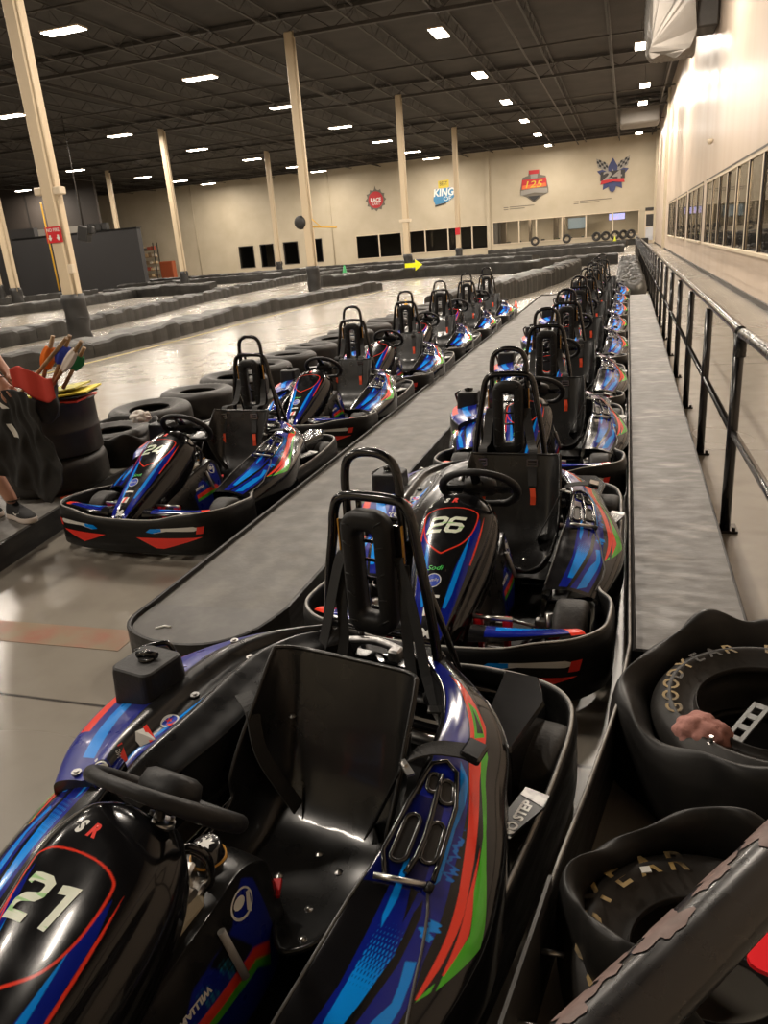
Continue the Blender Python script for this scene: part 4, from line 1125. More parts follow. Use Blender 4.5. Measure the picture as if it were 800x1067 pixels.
# one more over the standing place of the viewer
# ------------------------------------------------------------------ columns
def column(x, y, label, pad=1.06, sign=False, h=9.4):
    t = empty('steel_column', (x, y, 0)); tag(t, label, 'column')
    m_ = MB(); m_.box((0, 0, h/2), (.34, .34, h), bev=.04); m_.build('shaft', M_COLM, t)
    m_ = MB(); m_.tube([(.20, -.12, .9), (.20, -.12, h)], .03, 6); m_.build('conduit', M_COLM, t)
    p = MB(); V = []
    for k in range(9):
        z = pad*k/8
        for a in range(16):
            an = 2*PI*a/16; r = .265+.02*math.sin(3*an+k*1.3+x)+.01*math.sin(k*2.1)
            V.append((r*math.cos(an), r*math.sin(an), z))
    p.add(V, [(k*16+a, k*16+(a+1) % 16, (k+1)*16+(a+1) % 16, (k+1)*16+a) for k in range(8) for a in range(16)]+[tuple(8*16+a for a in range(16))], True)
    p.build('padding', M_PADD, t)
    m_ = MB(); m_.lathe([(.28, .55), (.29, .56), (.28, .57)], n=16); m_.build('padding_strap', M_STK_K, t)
    return t
c1 = column(-12.3, 15.35, 'nearest tall cream steel column with black padding and a red sign, left of the karts', 1.1)
m_ = MB(); m_.box((-.02, -.19, 2.40), (.42, .01, .34)); sg = m_.build('safety_sign', M_STK_R2 if 'M_STK_R2' in globals() else mat_once('red_sign', lin('c8202c'), .4), c1)
m_ = MB(); add_text(m_, 'NO FIRE', .1, lambda x, y: (-.02+x, -.197, 2.50+y), wdt=.34, bold=.002)
for s in (-1, 1):
    m_.prism([(-.03, .06), (.03, .06), (.03, 0), (.07, 0), (0, -.08), (-.07, 0), (-.03, 0)], -.198, -.196, lambda x, y, z, s=s: (-.02+s*.11+x*.8, z, 2.34+y*.9))
m_.build('sign_print', M_STK_W, sg)
m_ = MB(); m_.box((-.25, -.05, 3.32), (.20, .22, .16), bev=.02); m_.box((.25, -.05, 3.30), (.20, .22, .16), bev=.02); m_.build('sensor_box', M_FRAME, c1)
m_ = MB(); m_.tube([(-.20, -.18, 3.1), (-.19, -.18, 1.2)], .018, 6); m_.build('yellow_conduit', mat_once('yellow_paint', lin('d9a92c'), .4), c1)
m_ = MB(); m_.box((.19, -.1, 1.65), (.14, .12, .2), bev=.01); m_.build('junction_box', M_FRAME, c1)
c2 = column(-12.3, 30.3, 'second tall cream column with round black speaker and yellow arm', 1.06)
m_ = MB(); R = Matrix.Rotation(PI/2, 3, 'X'); m_.lathe([(0, .12), (.12, .12), (.24, .08), (.27, 0), (.24, -.08), (.1, -.14), (0, -.14)], (-.28, -.12, 2.75), 20, R); m_.build('round_speaker', M_PADD, c2)
m_ = MB(); m_.tube([(.1, -.1, 2.55), (1.25, -.1, 2.45)], .025, 6); m_.tube([(.1, -.1, 2.95), (.6, -.1, 2.5)], .02, 6); m_.build('signal_arm', mat_once('yellow_paint', lin('d9a92c'), .4), c2)
c3 = column(-12.3, 45.3, 'third tall cream column with black padding, behind the yellow arrow')
m_ = MB(); m_.box((0, -.1, 2.9), (.7, .2, .18), bev=.02); m_.build('sensor_box', M_FRAME, c3)
c4 = column(-12.3, 60.3, 'fourth slim cream column, with a small red plate, before the long windows')
m_ = MB(); m_.box((0, -.19, 2.25), (.36, .02, .5)); m_.build('red_plate', mat_once('red_sign', lin('c8202c'), .4), c4)
column(-27.4, 30.3, 'cream column at the left edge of the hall with black padding, before the low black wall')
column(-27.4, 45.3, 'cream column right of the storage shelf with black padding')
column(-27.4, 60.3, 'thin far cream column between the small square windows')
column(-42.3, 45.3, 'cream column standing at the low black wall, behind the nearest column')
column(-42.3, 60.3, 'thin far column at the right end of the low black wall')

# ------------------------------------------------------------------ platforms
def deck(name, poly, h, label, mt, band_h=None, band_t=.018, close=True):
    m_ = MB(); m_.prism(poly, .0, h); o = m_.build(name, mt); tag(o, label, 'platform')
    bh = band_h or h
    P = np.array([(x, y, 0) for x, y in poly]); n = len(P); G = np.zeros((n, 5, 3))
    for i in range(n):
        a = P[i]-P[i-1]; b = P[(i+1) % n]-P[i]; a /= np.linalg.norm(a); b /= np.linalg.norm(b)
        t = a+b; t /= np.linalg.norm(t); nr_ = np.array((t[1], -t[0], 0))
        for j, (o_, z) in enumerate(((.001, 0), (band_t, 0), (band_t, bh-.004), (band_t*.5, bh), (.001, bh-.004))):
            G[i, j] = P[i]+nr_*o_+np.array((0, 0, z))
    mb_ = MB(); mb_.grid(G, True, True, smooth=False); mb_.build('kick_board', M_BAND, o)
    return o
nosep = cr([(-1.99, 2.62, 0), (-1.99, 2.46, 0), (-1.93, 2.36, 0), (-1.76, 2.29, 0), (-1.56, 2.30, 0), (-1.42, 2.42, 0), (-1.36, 2.64, 0)], 22)
isl = [(p[0], p[1]) for p in nosep]+[(-1.33, 12), (-1.36, 19.7), (-1.99, 19.7)]
di = deck('lane_divider_platform', isl, .15, 'low grey platform with rounded black nose between the two kart rows', M_PLAT, .175)
m_ = MB(); m_.prism([(p[0]*.985-.026, p[1]*.985+.035) for p in nosep], .1505, .154); q = m_.build('nose_cap', mat('dark_grey_platform_cap', (.055, .052, .048), .5, noise=(10, (.09, .085, .078), .45, .7)), di)
m_ = MB(); m_.tube([(-1.85, 2.40, .156), (-1.82, 2.425, .157), (-1.79, 2.42, .156)], .006, 6); m_.build('chalk_mark', M_STK_W, q)
lp = [(-3.20, 1.3), (-3.42, 3.2), (-3.60, 4.3), (-3.66, 6.0), (-3.62, 12), (-3.3, 18), (-2.9, 22.5), (-3.6, 22.5), (-4.05, 18), (-4.5, 12), (-4.5, 6), (-4.3, 4.3), (-4.1, 3.2), (-3.9, 1.3)]
deck('left_platform', lp, .15, 'long low platform along the left kart lane, person standing on it', M_PLAT)
rp = [(.075, 2.56), (.47, 2.56), (.505, 18.5), (.085, 18.5)]
pr = deck('right_platform', rp, .15, 'long scuffed grey platform between the right kart row and the handrail', M_PLATR)
# guard board of the lane, bending to the camera
gp = [(.052, 18.6), (.050, 8), (.045, 2.5), (.01, 2.08), (-.06, 1.68), (-.115, 1.40), (-.15, 1.18), (-.185, .98), (-.24, .60), (-.30, .2)]
G = []
for i, (x, y) in enumerate(gp): G.append([(x, y, .0), (x, y, .20 if i < 3 else .235), (x+.005, y, .24 if i > 2 else .205), (x+.012, y, .235 if i > 2 else .20), (x+.012, y, 0)])
m_ = MB(); m_.grid(np.array(G), smooth=False); gb = m_.build('lane_guard_board', M_BAND); tag(gb, 'thin black guard board with worn grey top edge right of the kart row', 'guard board')
m_ = MB(); m_.tube([(x+.006, y, (.238 if i > 2 else .203)) for i, (x, y) in enumerate(gp)], .0045, 6); m_.build('worn_edge', M_EDGE, gb)
G = [[(x, y, 0), (x, y, z), (x+.008, y, z), (x+.008, y, 0)] for x, y, z in ((-.125, 1.32, .27), (-.15, 1.15, .275), (-.18, .97, .27), (-.22, .7, .27))]
m_ = MB(); m_.grid(np.array(G), smooth=False); m_.build('splice_strip', mat('grey_plastic_strip', (.05, .048, .045), .45), gb)
for y in (1.22, 1.05):
    m_ = MB(); m_.cyl((-.145+.2*(y-1.15), y, .16), .006, .05, 'X', 8); m_.build('splice_bolt', M_CHROME, gb)
# bits of tile lying in the lane corner
# ------------------------------------------------------------------ tyres and covers
def lumpy(seed):
    r_ = random.Random(seed); ph = [r_.uniform(0, 6.28) for _ in range(6)]
    return lambda a, k=1.0: k*(.5*math.sin(2*a+ph[0])+.3*math.sin(3*a+ph[1])+.2*math.sin(5*a+ph[2]))
def car_tyre_mesh(R_=.33, w_=.24, hole=.19, n=56):
    prof = [(hole, .03), (hole-.012, .02), (hole-.01, .045), (hole+.03, .03), ((R_+hole)/2, .0), (R_-.035, .012), (R_-.008, .04), (R_, .08), (R_, w_-.08), (R_-.008, w_-.04), (R_-.035, w_-.012), ((R_+hole)/2, w_), (hole+.03, w_-.03), (hole-.01, w_-.045), (hole-.012, w_-.02), (hole+.002, w_-.05), (R_-.05, w_*.7), (R_-.03, w_*.5), (R_-.05, w_*.3)]
    m_ = MB(); P = cr([(a, b, 0) for a, b in prof], 64, closed=True); m_.lathe([(p[0], p[1]) for p in P], n=n, closed=True)
    return m_
def ring_text(m_, s, r, h, z, a0, a1, R3=None, c=(0, 0, 0)):
    for i, ch in enumerate(s):
        if ch == ' ': continue
        a = a0+(a1-a0)*i/max(1, len(s)-1)
        V, F = text_poly(ch, h*1.35, 0, h*.03)
        W_ = []
        for x, y in V:
            rr_ = r+y; aa_ = a-x/r; q = Vector((rr_*math.cos(aa_), rr_*math.sin(aa_), z))
            if R3: q = R3 @ q
            W_.append((q[0]+c[0], q[1]+c[1], q[2]+c[2]))
        m_.add(W_, F)
def sheet_cover(name, c, rx, ry, zlip, zin, rin, seed, label, deform=None):
    f = lumpy(seed); n = 96; lev = [(1.02, 0, 1), (1.05, zlip*.45, 1), (1.03, zlip*.8, 1), (1.0, zlip*.97, 1), (.965, zlip, 1), (.93, zlip*.97, 1), (.88, zlip*.84, .7), (.82, zin+.02, .3)]
    V = []
    for k, (s_, z, wgt) in enumerate(lev):
        for j in range(n):
            a = 2*PI*j/n; b = f(a)*.045*wgt+.010*math.sin(11*a+k*.8+seed)*wgt; zz = z+(f(a+1.3)*.06+.014*math.sin(9*a+k*.5)+.02*max(0, math.sin(4*a+seed))**3)*(1 if z > .05 else 0)*wgt
            x, y = (rx*s_+b)*math.cos(a), (ry*s_+b)*math.sin(a)
            if k == len(lev)-1: x, y = rin*math.cos(a), rin*math.sin(a)
            if deform: x, y, zz = deform(a, s_, x, y, zz, k)
            V.append((x, y, max(0.001, zz)))
    m_ = MB(); m_.add(V, [(k*n+j, k*n+(j+1) % n, (k+1)*n+(j+1) % n, (k+1)*n+j) for k in range(len(lev)-1) for j in range(n)], True)
    o = m_.build(name, M_SHEET, loc=(c[0], c[1], 0)); q = o.modifiers.new('sheet', 'SOLIDIFY'); q.thickness = .008; q.offset = -1
    sb_ = o.modifiers.new('smooth', 'SUBSURF'); sb_.levels = 1; sb_.render_levels = 1
    tag(o, label, 'rubber sheet'); return o
# tyre with rag and bracket
sheet_cover('rubber_cover', (.46, 2.13), .41, .44, .29, .12, .335, 21, 'black rubber sheet wrapped around the tyre holding a pink rag')
T1 = car_tyre_mesh(.335, .24, .215).build('scrap_tyre', M_TYRE, loc=(.45, 2.14, .02)); T1.rotation_euler = (.06, -.03, 0)
tag(T1, 'large old tyre lying flat with a pink rag and metal bracket inside, below the handrail', 'tyre')
m_ = MB(); ring_text(m_, 'GOODYEAR EAGLE', .277, .048, .2395, PI*1.08, PI*.18); m_.build('sidewall_lettering', M_YELT, T1)
sheet_cover('rubber_cover', (.235, 1.27), .305, .275, .30, .12, .29, 17, 'black rubber sheet folded around the tyre nearest the camera')
T2 = car_tyre_mesh(.300, .21, .165).build('scrap_tyre', M_TYRE, loc=(.21, 1.27, .005)); T2.rotation_euler = (.05, -.06, 0); T2.scale = (1, .93, 1)
tag(T2, 'old tyre with faded yellow lettering and a small white label, below the chipped rail', 'tyre')
m_ = MB(); ring_text(m_, 'GOODYEAR', .236, .058, .2095, PI*1.27, PI*.56); m_.build('sidewall_lettering', M_YELT, T2)
m_ = MB(); m_.box((-.115, .19, .2105), (.022, .018, .003), rz=.3); m_.build('white_label', M_STK_W, T2)
sheet_cover('rubber_cover', (.42, .66), .33, .27, .27, .11, .27, 5, 'black rubber sheet at the bottom right corner of the picture')
T3 = car_tyre_mesh(.275, .19, .16).build('scrap_tyre', M_TYRE, loc=(.42, .66, .005)); tag(T3, 'dark tyre in the bottom right corner, mostly hidden under the chipped rail', 'tyre')
# rag, bracket, red guard
def crumple(name, c, r, seed, mt, label, cat, sz=.5, n=40, amp=.35):
    r_ = random.Random(seed); ph = [(r_.uniform(-5, 5), r_.uniform(-5, 5), r_.uniform(-5, 5), r_.uniform(0, 6)) for _ in range(12)]
    m_ = MB(); V = []
    for i in range(n+1):
        th_ = PI*i/n
        for j in range(2*n):
            a = PI*j/n; d_ = Vector((math.sin(th_)*math.cos(a), math.sin(th_)*math.sin(a), math.cos(th_)))
            k = 1+amp*sum(abs(math.sin(p[0]*d_.x+p[1]*d_.y+p[2]*d_.z+p[3]))-.6 for p in ph)/4
            V.append((d_.x*r[0]*k, d_.y*r[1]*k, max(-.5*r[2], d_.z*r[2]*k)))
    m_.add(V, [(i*2*n+j, i*2*n+(j+1) % (2*n), (i+1)*2*n+(j+1) % (2*n), (i+1)*2*n+j) for i in range(n) for j in range(2*n)], True)
    o = m_.build(name, mt, loc=c); tag(o, label, cat); return o
m_ = MB(); m_.cyl((.45, 2.14, 0), .21, .03, 'Z', 30); q = m_.build('rubber_disc', M_SHEET); tag(q, 'dark rubber disc lying inside the tyre under the rag', 'disc')
crumple('shop_rag', (.245, 1.985, .21), (.080, .060, .062), 4, mat('dusty_pink_cloth', lin('a8766c'), .85, bump=(28, 1.0)), 'crumpled dusty pink rag inside the large tyre', 'rag', amp=.20)
br = MB(); R3 = Matrix.Rotation(1.02, 3, 'Z') @ Matrix.Rotation(-.12, 3, 'Y')
Lb = .30
for sx in (-1, 1):
    br.box(tuple(Vector((.35, 2.03, .20))+R3 @ Vector((0, sx*.018, 0))), (Lb, .012, .006), R=R3)
for k in range(6):
    br.box(tuple(Vector((.35, 2.03, .20))+R3 @ Vector((-Lb/2+.01+k*.056, 0, 0))), (.022, .03, .006), R=R3)
br.box(tuple(Vector((.35, 2.03, .20))+R3 @ Vector((-Lb/2, 0, .02))), (.008, .05, .05), R=R3)
q = br.build('perforated_bracket', mat('zinc_grey_steel', (.20, .205, .20), .5, metal=.4)); tag(q, 'grey perforated metal bracket leaning inside the large tyre', 'bracket')
m_ = MB(); m_.cyl((.262, 1.915, .19), .010, .05, 'Z', 10); m_.cyl((.262, 1.915, .24), .006, .02, 'Z', 8); m_.build('bracket_bolt', M_CHROME, q)
m_ = MB(); R_ = Matrix.Rotation(.25, 3, 'X'); pl = cr([(-.05, -.03, 0), (-.03, .04, .02), (.02, .06, .045), (.10, .05, .05), (.12, -.03, .03), (.04, -.05, .0)], 30, closed=True)
m_.prism([(p[0], p[1]) for p in pl], 0, .014, lambda x, y, z: tuple(Vector((.31, 1.215, .26))+R_ @ Vector((x, y, z+.05*math.cos(x*9)*.4)))); q = m_.build('red_plastic_piece', mat('bright_red_plastic', lin('f0202a'), .4)); tag(q, 'bright red plastic piece lying inside the tyre behind the chipped rail', 'plastic piece')
for (x, y) in ((.33, 1.22),):
    h_ = MB(); h_.cyl((x, y, .305), .004, .004, 'Z', 10); h_.build('dark_hole', M_STK_K, q)

# row of tyres on the left platform
t0 = car_tyre_mesh(.37, .26, .19, 44); tyre0 = t0.build('barrier_tyre', M_TYRE)
m_ = MB(); ring_text(m_, 'RADIAL TUBELESS', .30, .045, .2597, PI*.95, PI*.1); m_.build('sidewall_lettering', mat('worn_grey_tyre_print', (.075, .07, .06), .6), tyre0)
TY = []
y = 5.80; k = 0
while y < 16.6:
    x = -4.05 if y < 12 else -4.05+(y-12)*.085
    TY.append((x+random.uniform(-.05, .05), y, .08)); y += .80+random.uniform(-.03, .03)
ORD = ['second', 'third', 'fourth', 'fifth', 'sixth', 'seventh', 'eighth', 'ninth', 'tenth', 'eleventh', 'twelfth', 'thirteenth', 'fourteenth', 'fifteenth']
for i, (x, y, z) in enumerate(TY):
    o = tyre0 if i == 0 else copy_tree(tyre0)
    o.location = (x, y, z+.0); o.rotation_euler = (random.uniform(-.05, .05), random.uniform(-.04, .06), random.uniform(0, 6)); o['kx'] = 0; del o['kx']
    tag(o, ('black tyre lying in the row beside the left karts, just behind the folded black sheet' if i == 0 else 'black tyre lying in the row beside the left karts, %s from the near end' % ORD[i]), 'tyre', 'tyres lying along the left platform')
    o.location.z = .152
# covered tyre next to kart 24, tyre and drum with papers
sheet_cover('rubber_cover', (-3.93, 5.05), .40, .36, .40, .20, .30, 11, 'folded black rubber sheet over the first tyre behind the drum')
o = copy_tree(tyre0); o.location = (-3.93, 5.05, .152); o.scale = (.86, .86, .9); o.rotation_euler = (0, 0, .3); tag(o, 'tyre inside the folded black sheet behind the drum', 'tyre', 'tyres lying along the left platform')
crumple('white_rag', (-3.62, 5.02, .47), (.085, .06, .06), 6, mat('white_cloth', lin('cfc9c0'), .8), 'small crumpled white cloth on the black sheet behind kart 24', 'cloth')
o = copy_tree(tyre0); o.location = (-3.88, 4.28, .152); o.scale = (1, 1, .95); tag(o, 'tyre lying under the black drum on the left platform', 'tyre')
m_ = MB(); m_.lathe([(0, 0), (.275, 0), (.282, .01), (.282, .16), (.287, .17), (.282, .18), (.280, .35), (.29, .36), (.288, .375), (0, .372)], n=40); dr_ = m_.build('plastic_drum', mat('scuffed_black_drum', (.018, .016, .015), .5, noise=(6, (.035, .03, .027), .45, .75)), loc=(-3.80, 4.30, .40)); tag(dr_, 'short black plastic drum standing on a tyre, papers on its lid', 'drum')
z = .775
for i, (colr, lab, sz, rz_, dx) in enumerate((('d8402c', 'orange-red folder at the bottom of the pile on the black drum', (.46, .34), .25, -.02), ('1c1b1a', 'black clipboard in the pile on the drum', (.45, .32), .2, .0), ('e6d23a', 'bright yellow sheet under the top papers on the drum', (.46, .33), .35, .04), ('b9b04c', 'pale yellow printed sheets on top of the pile on the drum', (.42, .30), .3, -.01))):
    m_ = MB(); R_ = Matrix.Rotation(rz_, 3, 'Z') @ Matrix.Rotation(-.04*i, 3, 'Y'); m_.box((0, 0, 0), (*sz, .012), R=R_, bev=.002)
    q = m_.build(('folder', 'clipboard', 'paper_sheet', 'paper_sheet')[i], mat('pile_colour_%s' % colr, lin(colr), .6, **({'noise': (26, lin('5f5b2c'), .56, .62)} if i == 3 else {})), loc=(-3.72+dx, 4.27, z+.015*i+(.006*i))); tag(q, lab, ('folder', 'clipboard', 'paper', 'paper')[i])
m_ = MB(); m_.box((-3.60, 4.02, .154), (.09, .035, .004), rz=.9); q = m_.build('orange_tape', M_TAG); tag(q, 'small orange scrap lying on the left platform near the drum', 'scrap')

# ------------------------------------------------------------------ track barriers
def barrier(path, w_, h, label, seed=0, name='track_barrier', seg=.62, ribs=0.0):
    P = cr([(x, y, 0) for x, y in path], 400); d_ = np.r_[0, np.cumsum(np.linalg.norm(np.diff(P, axis=0), axis=1))]
    L_ = d_[-1]; n = int(L_/.155)+1; s_ = np.linspace(0, L_, n); Q = np.stack([np.interp(s_, d_, P[:, k]) for k in range(3)], 1)
    T = np.gradient(Q, axis=0); T /= np.linalg.norm(T, axis=1)[:, None]; Nn = np.stack([-T[:, 1], T[:, 0], 0*T[:, 0]], 1)
    r_ = random.Random(seed); G = np.zeros((n, 9, 3)); nl = int(L_/seg)+3; hs = [r_.uniform(-.03, .03) for _ in range(nl)]; ts = [r_.uniform(-.05, .05) for _ in range(nl)]
    for i in range(n):
        u = s_[i]/seg; k = int(u); f = u-k; bump_ = .022*math.sin(PI*f)**.6; dh = hs[k]
        ww = w_/2*(1+.06*math.sin(PI*f)-.03)
        for j, (o_, z) in enumerate(((-1.02, 0), (-1.03, .5), (-1.0, .86), (-.85, .98), (0, 1.03), (.85, .98), (1.0, .86), (1.03, .5), (1.02, 0))):
            zz = z*(h+dh*.6+bump_) if z > .6 else z*h
            G[i, j] = Q[i]+Nn[i]*(o_*(ww+ribs*math.sin(s_[i]*2*PI/.31)))+np.array((0, 0, zz+ts[k]*o_*(1 if z > .6 else 0)))
    m_ = MB(); m_.grid(G, smooth=False); m_.add([tuple(p) for p in G[0]], [tuple(range(9))]); m_.add([tuple(p) for p in G[-1]], [tuple(range(9))[::-1]])
    o = m_.build(name, M_BARR); tag(o, label, 'barrier')
    # seams between the cover panels
    k = 0
    for s1 in np.arange(seg*3, L_, seg*5):
        i = int(np.argmin(abs(s_-s1))); k += 1
        if k > 12: break
        q = MB(); q.tube([tuple(p*1.0+np.array((0, 0, .004))) for p in G[i]], .008, 4, smooth=False); q.build('cover_seam', M_STK_K, o)
    return o
barrier([(-10.6, 7.5), (-10.25, 10.5), (-9.95, 14), (-10.35, 20.5), (-9.9, 26), (-9.45, 29.6)], .62, .32, 'nearest low black track barrier running past the padded columns on the left', 1)
barrier([(-14.6, 11), (-14.4, 15), (-14.8, 20), (-16.6, 28), (-17.7, 35), (-18.3, 46), (-14.5, 53)], .65, .36, 'long curving black track barrier in the middle of the hall, behind the nearest one', 2)
barrier([(-27.5, 22), (-25.5, 27), (-24.6, 31), (-25.5, 37), (-27, 43)], .7, .42, 'black track barrier at the left before the low black wall', 3)
barrier([(-27.2, 36.8), (-23.5, 36.6), (-20.4, 36.4)], .7, .5, 'short straight black barrier left of the middle of the hall', 4)
barrier([(-13.9, 35), (-10.1, 38.2), (-7, 37.6), (-4.6, 36.4), (-2.4, 38.8), (-.4, 39.2)], .7, .48, 'black barrier curving behind the yellow arrow', 5)
barrier([(-3.95, 16.9), (-3.45, 20), (-2.9, 23.5), (-2.35, 28), (-2.1, 33)], .7, .50, 'ribbed black barrier curving behind the far end of the left kart row', 6, ribs=.02)
barrier([(-41, 55.5), (-30, 55), (-18, 57), (-8, 55.5), (-.2, 56.3)], .8, .5, 'black barrier along the far side of the track below the long windows', 7)
barrier([(-34, 47.5), (-26, 48.5), (-20, 51), (-10, 49), (-5, 46.5)], .8, .45, 'black barrier in front of the farthest one', 8)
barrier([(-43, 33), (-36, 36), (-31, 41)], .7, .42, 'black barrier before the low black wall at the far left', 9)
barrier([(-12, 72), (-4, 72.5), (.0, 72)], .9, .5, 'black barrier under the far tyres by the back wall', 10)
# covered tyres piled beyond the right platform
cv = None
for i in range(16):
    y = 20.0+i*1.12; 
    f = lumpy(30+i); V = []; n = 40; lev = [(1.05, 0), (1.08, .16), (1.0, .30), (.80, .375), (.4, .36), (.05, .345)]
    for k, (s_, z) in enumerate(lev):
        for j in range(n):
            a = 2*PI*j/n; V.append((.36*s_*math.cos(a)+f(a)*.02, .50*s_*math.sin(a)+f(a+2)*.04, max(0, z+(f(2*a)*.05+.025*math.sin(7*a+i)) * (z > .1))))
    m_ = MB(); m_.add(V, [(k*n+j, k*n+(j+1) % n, (k+1)*n+(j+1) % n, (k+1)*n+j) for k in range(len(lev)-1) for j in range(n)]+[tuple((len(lev)-1)*n+j for j in range(n))], True)
    o = m_.build('covered_tyre_bundle', M_BARR, loc=(.10, y, .0)); o.rotation_euler = (0, 0, .1*math.sin(i*2.3))
    tag(o, 'tyre under crumpled dark sheet in the file beyond the right platform', 'covered tyre', 'covered tyres beyond the right platform')

# ------------------------------------------------------------------ handrails
def rail_fence():
    t = empty('handrail', (.555, 0, 0)); tag(t, 'long black pipe handrail with upright posts along the right platform', 'handrail')
    ys = [4.20+1.56*k for k in range(34)]
    for i, y in enumerate(ys):
        m_ = MB(); m_.tube([(0, y, .01), (0, y, 1.03)], .027, 12); m_.box((0, y, .008), (.12, .12, .016)); 
        for a in (-1, 1): m_.cyl((a*.04, y-.04, .015), .010, .018, 'Z', 6)
        m_.build('post', M_RAIL, t)
    m_ = MB(); m_.tube(cr([(0, 58, 1.07), (0, 40, 1.07), (0, 20, 1.07), (0, 8, 1.07), (0, 4.5, 1.07), (0, 4.28, 1.06), (0, 4.20, 1.00), (0, 4.20, .93)], 60), .026, 12); m_.build('top_rail', M_RAIL, t)
    m_ = MB(); m_.tube([(0, 58, .55), (0, 4.2, .55)], .020, 10); m_.build('middle_rail', M_RAIL, t)
rail_fence()
M_RAILN = mat('worn_gloss_black_paint', (.011, .010, .010), .24, coat=.3, rvar=(30, .34))
def add_chips(par):
    a = Vector((-.16-.57, .17-3.3, 1.07)); b = Vector((.42-.57, .965-3.3, 1.07)); d = (b-a).normalized(); e1 = Vector((0, 0, 1)); e2 = d.cross(e1)
    mc = mat('primer_under_chipped_paint', lin('75605a'), .55, noise=(60, lin('66524c'), .4, .6))
    for i, (s0, an, hs, ha) in enumerate(((.535, -30, .055, 34), (.445, -44, .024, 20), (.42, -36, .012, 9), (.362, -32, .028, 26), (.305, -48, .018, 18), (.262, -40, .022, 22), (.62, -24, .03, 30), (.20, -42, .025, 22))):
        r_ = random.Random(i+3); ph = [r_.uniform(0, 6.28) for _ in range(4)]; n = 40; V = [None]; rings = 6
        V = []
        for k in range(rings+1):
            for j in range(n):
                t = 2*PI*j/n; q = (k/rings)*(1+.22*math.sin(3*t+ph[0])+.14*math.sin(5*t+ph[1])+.10*math.sin(9*t+ph[2]))
                s_ = s0+hs*q*math.cos(t); A_ = math.radians(an+ha*q*math.sin(t)); V.append(a+d*s_+(e1*math.cos(A_)+e2*math.sin(A_))*.0283)
        m_ = MB(); m_.add(V, [(k*n+j, k*n+(j+1) % n, (k+1)*n+(j+1) % n, (k+1)*n+j) for k in range(rings) for j in range(n)], True)
        q = m_.build('paint_chip', mc, par); q['label'] = 'brownish chip where the black paint is gone'
t = empty('near_handrail', (.57, 3.3, 0)); tag(t, 'near end of the handrail with chipped black paint crossing the bottom right corner', 'handrail')
rel = lambda P: [(x-.57, y-3.3, z) for x, y, z in P]
path = rel([(.555, 4.13, .95), (.556, 4.12, 1.04), (.558, 4.02, 1.07), (.575, 3.2, 1.07), (.585, 2.0, 1.07), (.585, 1.32, 1.07), (.53, 1.125, 1.07), (.42, .965, 1.07), (.13, .5675, 1.07), (.01, .403, 1.07), (-.16, .17, 1.07)])
m_ = MB(); P = cr(path, 120); m_.tube([tuple(p) for p in P], [.026 if (q[1] > -2.0) else .0275 for q in P], 48); RAILO = m_.build('top_rail', M_RAILN, t)
add_chips(RAILO)
m_ = MB(); m_.tube(rel([(.558, 4.15, .55), (.575, 3.2, .55), (.585, 1.25, .55)]), .020, 12); m_.build('middle_rail', M_RAIL, t)
m_ = MB(); m_.tube(rel([(.585, 1.22, .01), (.585, 1.22, 1.06)]), .027, 14); m_.build('post', M_RAIL, t)
m_ = MB(); m_.tube(rel([(-.16, .17, .0), (-.16, .17, 1.07)]), .027, 14); m_.build('post', M_RAIL, t)

# ------------------------------------------------------------------ duct, wall marks, things along the walls
m_ = MB(); V = []
sec = [(27.0, .48, 1.70, 6.3, 8.0), (28.2, .46, 1.74, 6.4, 8.5), (29.6, .44, 1.72, 6.9, 9.0), (31.5, .45, 1.7, 7.6, 9.2), (34, .45, 1.7, 7.9, 9.3)]
G = []
for (y, x0, x1, z0, z1) in sec:
    G.append([(x0, y, z0+.2), (x0, y, z1-.2), (x0+.2, y, z1), (x1-.2, y, z1), (x1, y, z1-.2), (x1, y, z0+.2), (x1-.2, y, z0), (x0+.2, y, z0)])
GG = cr2(np.array([g_+[g_[0]] for g_ in G]), 40, 64)
for i in range(40):
    for j in range(64):
        q3 = GG[i, j]; GG[i, j] = q3+.05*np.array((math.sin(q3[1]*6+q3[2]*5), .6*math.sin(q3[0]*7+q3[2]*4), math.sin(q3[0]*9-q3[1]*7)))*(1+.6*math.sin(q3[2]*3+q3[0]))
m_.grid(GG, smooth=False); m_.add([tuple(p) for p in GG[0]], [tuple(range(64))]); m_.add([tuple(p) for p in GG[-1]], [tuple(range(64))[::-1]])
dct = m_.build('foil_wrapped_duct', M_FOIL); tag(dct, 'silver foil wrapped air duct hanging near the top of the right wall', 'duct')
m_ = MB(); m_.box((2.06, 28.5, 7.6), (.72, 1.3, 1.1), bev=.05); m_.build('duct_branch', M_STEEL, dct)
for y in (28, 33):
    h_ = MB(); h_.tube([(1.05, y, 8.6), (1.05, y, 9.9)], .02, 6); h_.build('hanger', M_STEEL, dct)
m_ = MB(); m_.box((.6, 62, 8.9), (2.6, 3, 1.3), bev=.1); q = m_.build('heater_unit', mat('grey_sheet_metal', (.16, .145, .125), .5)); tag(q, 'grey box-shaped heater under the roof near the far right corner', 'heater')
m_ = MB(); m_.box((0, 0, .72), (.04, .04, .5)); m_.build('hanger', M_STEEL, q).location = (.6, 62, 8.9)
# small lamp on the right wall
m_ = MB(); m_.lathe([(0, -.10), (.05, -.10), (.09, -.02), (.09, .04), (0, .06)], n=16); q = m_.build('wall_sensor', M_FRAME, loc=(XR-.10, 27.5, 3.9)); tag(q, 'small cream sensor on the right wall above the windows', 'sensor')

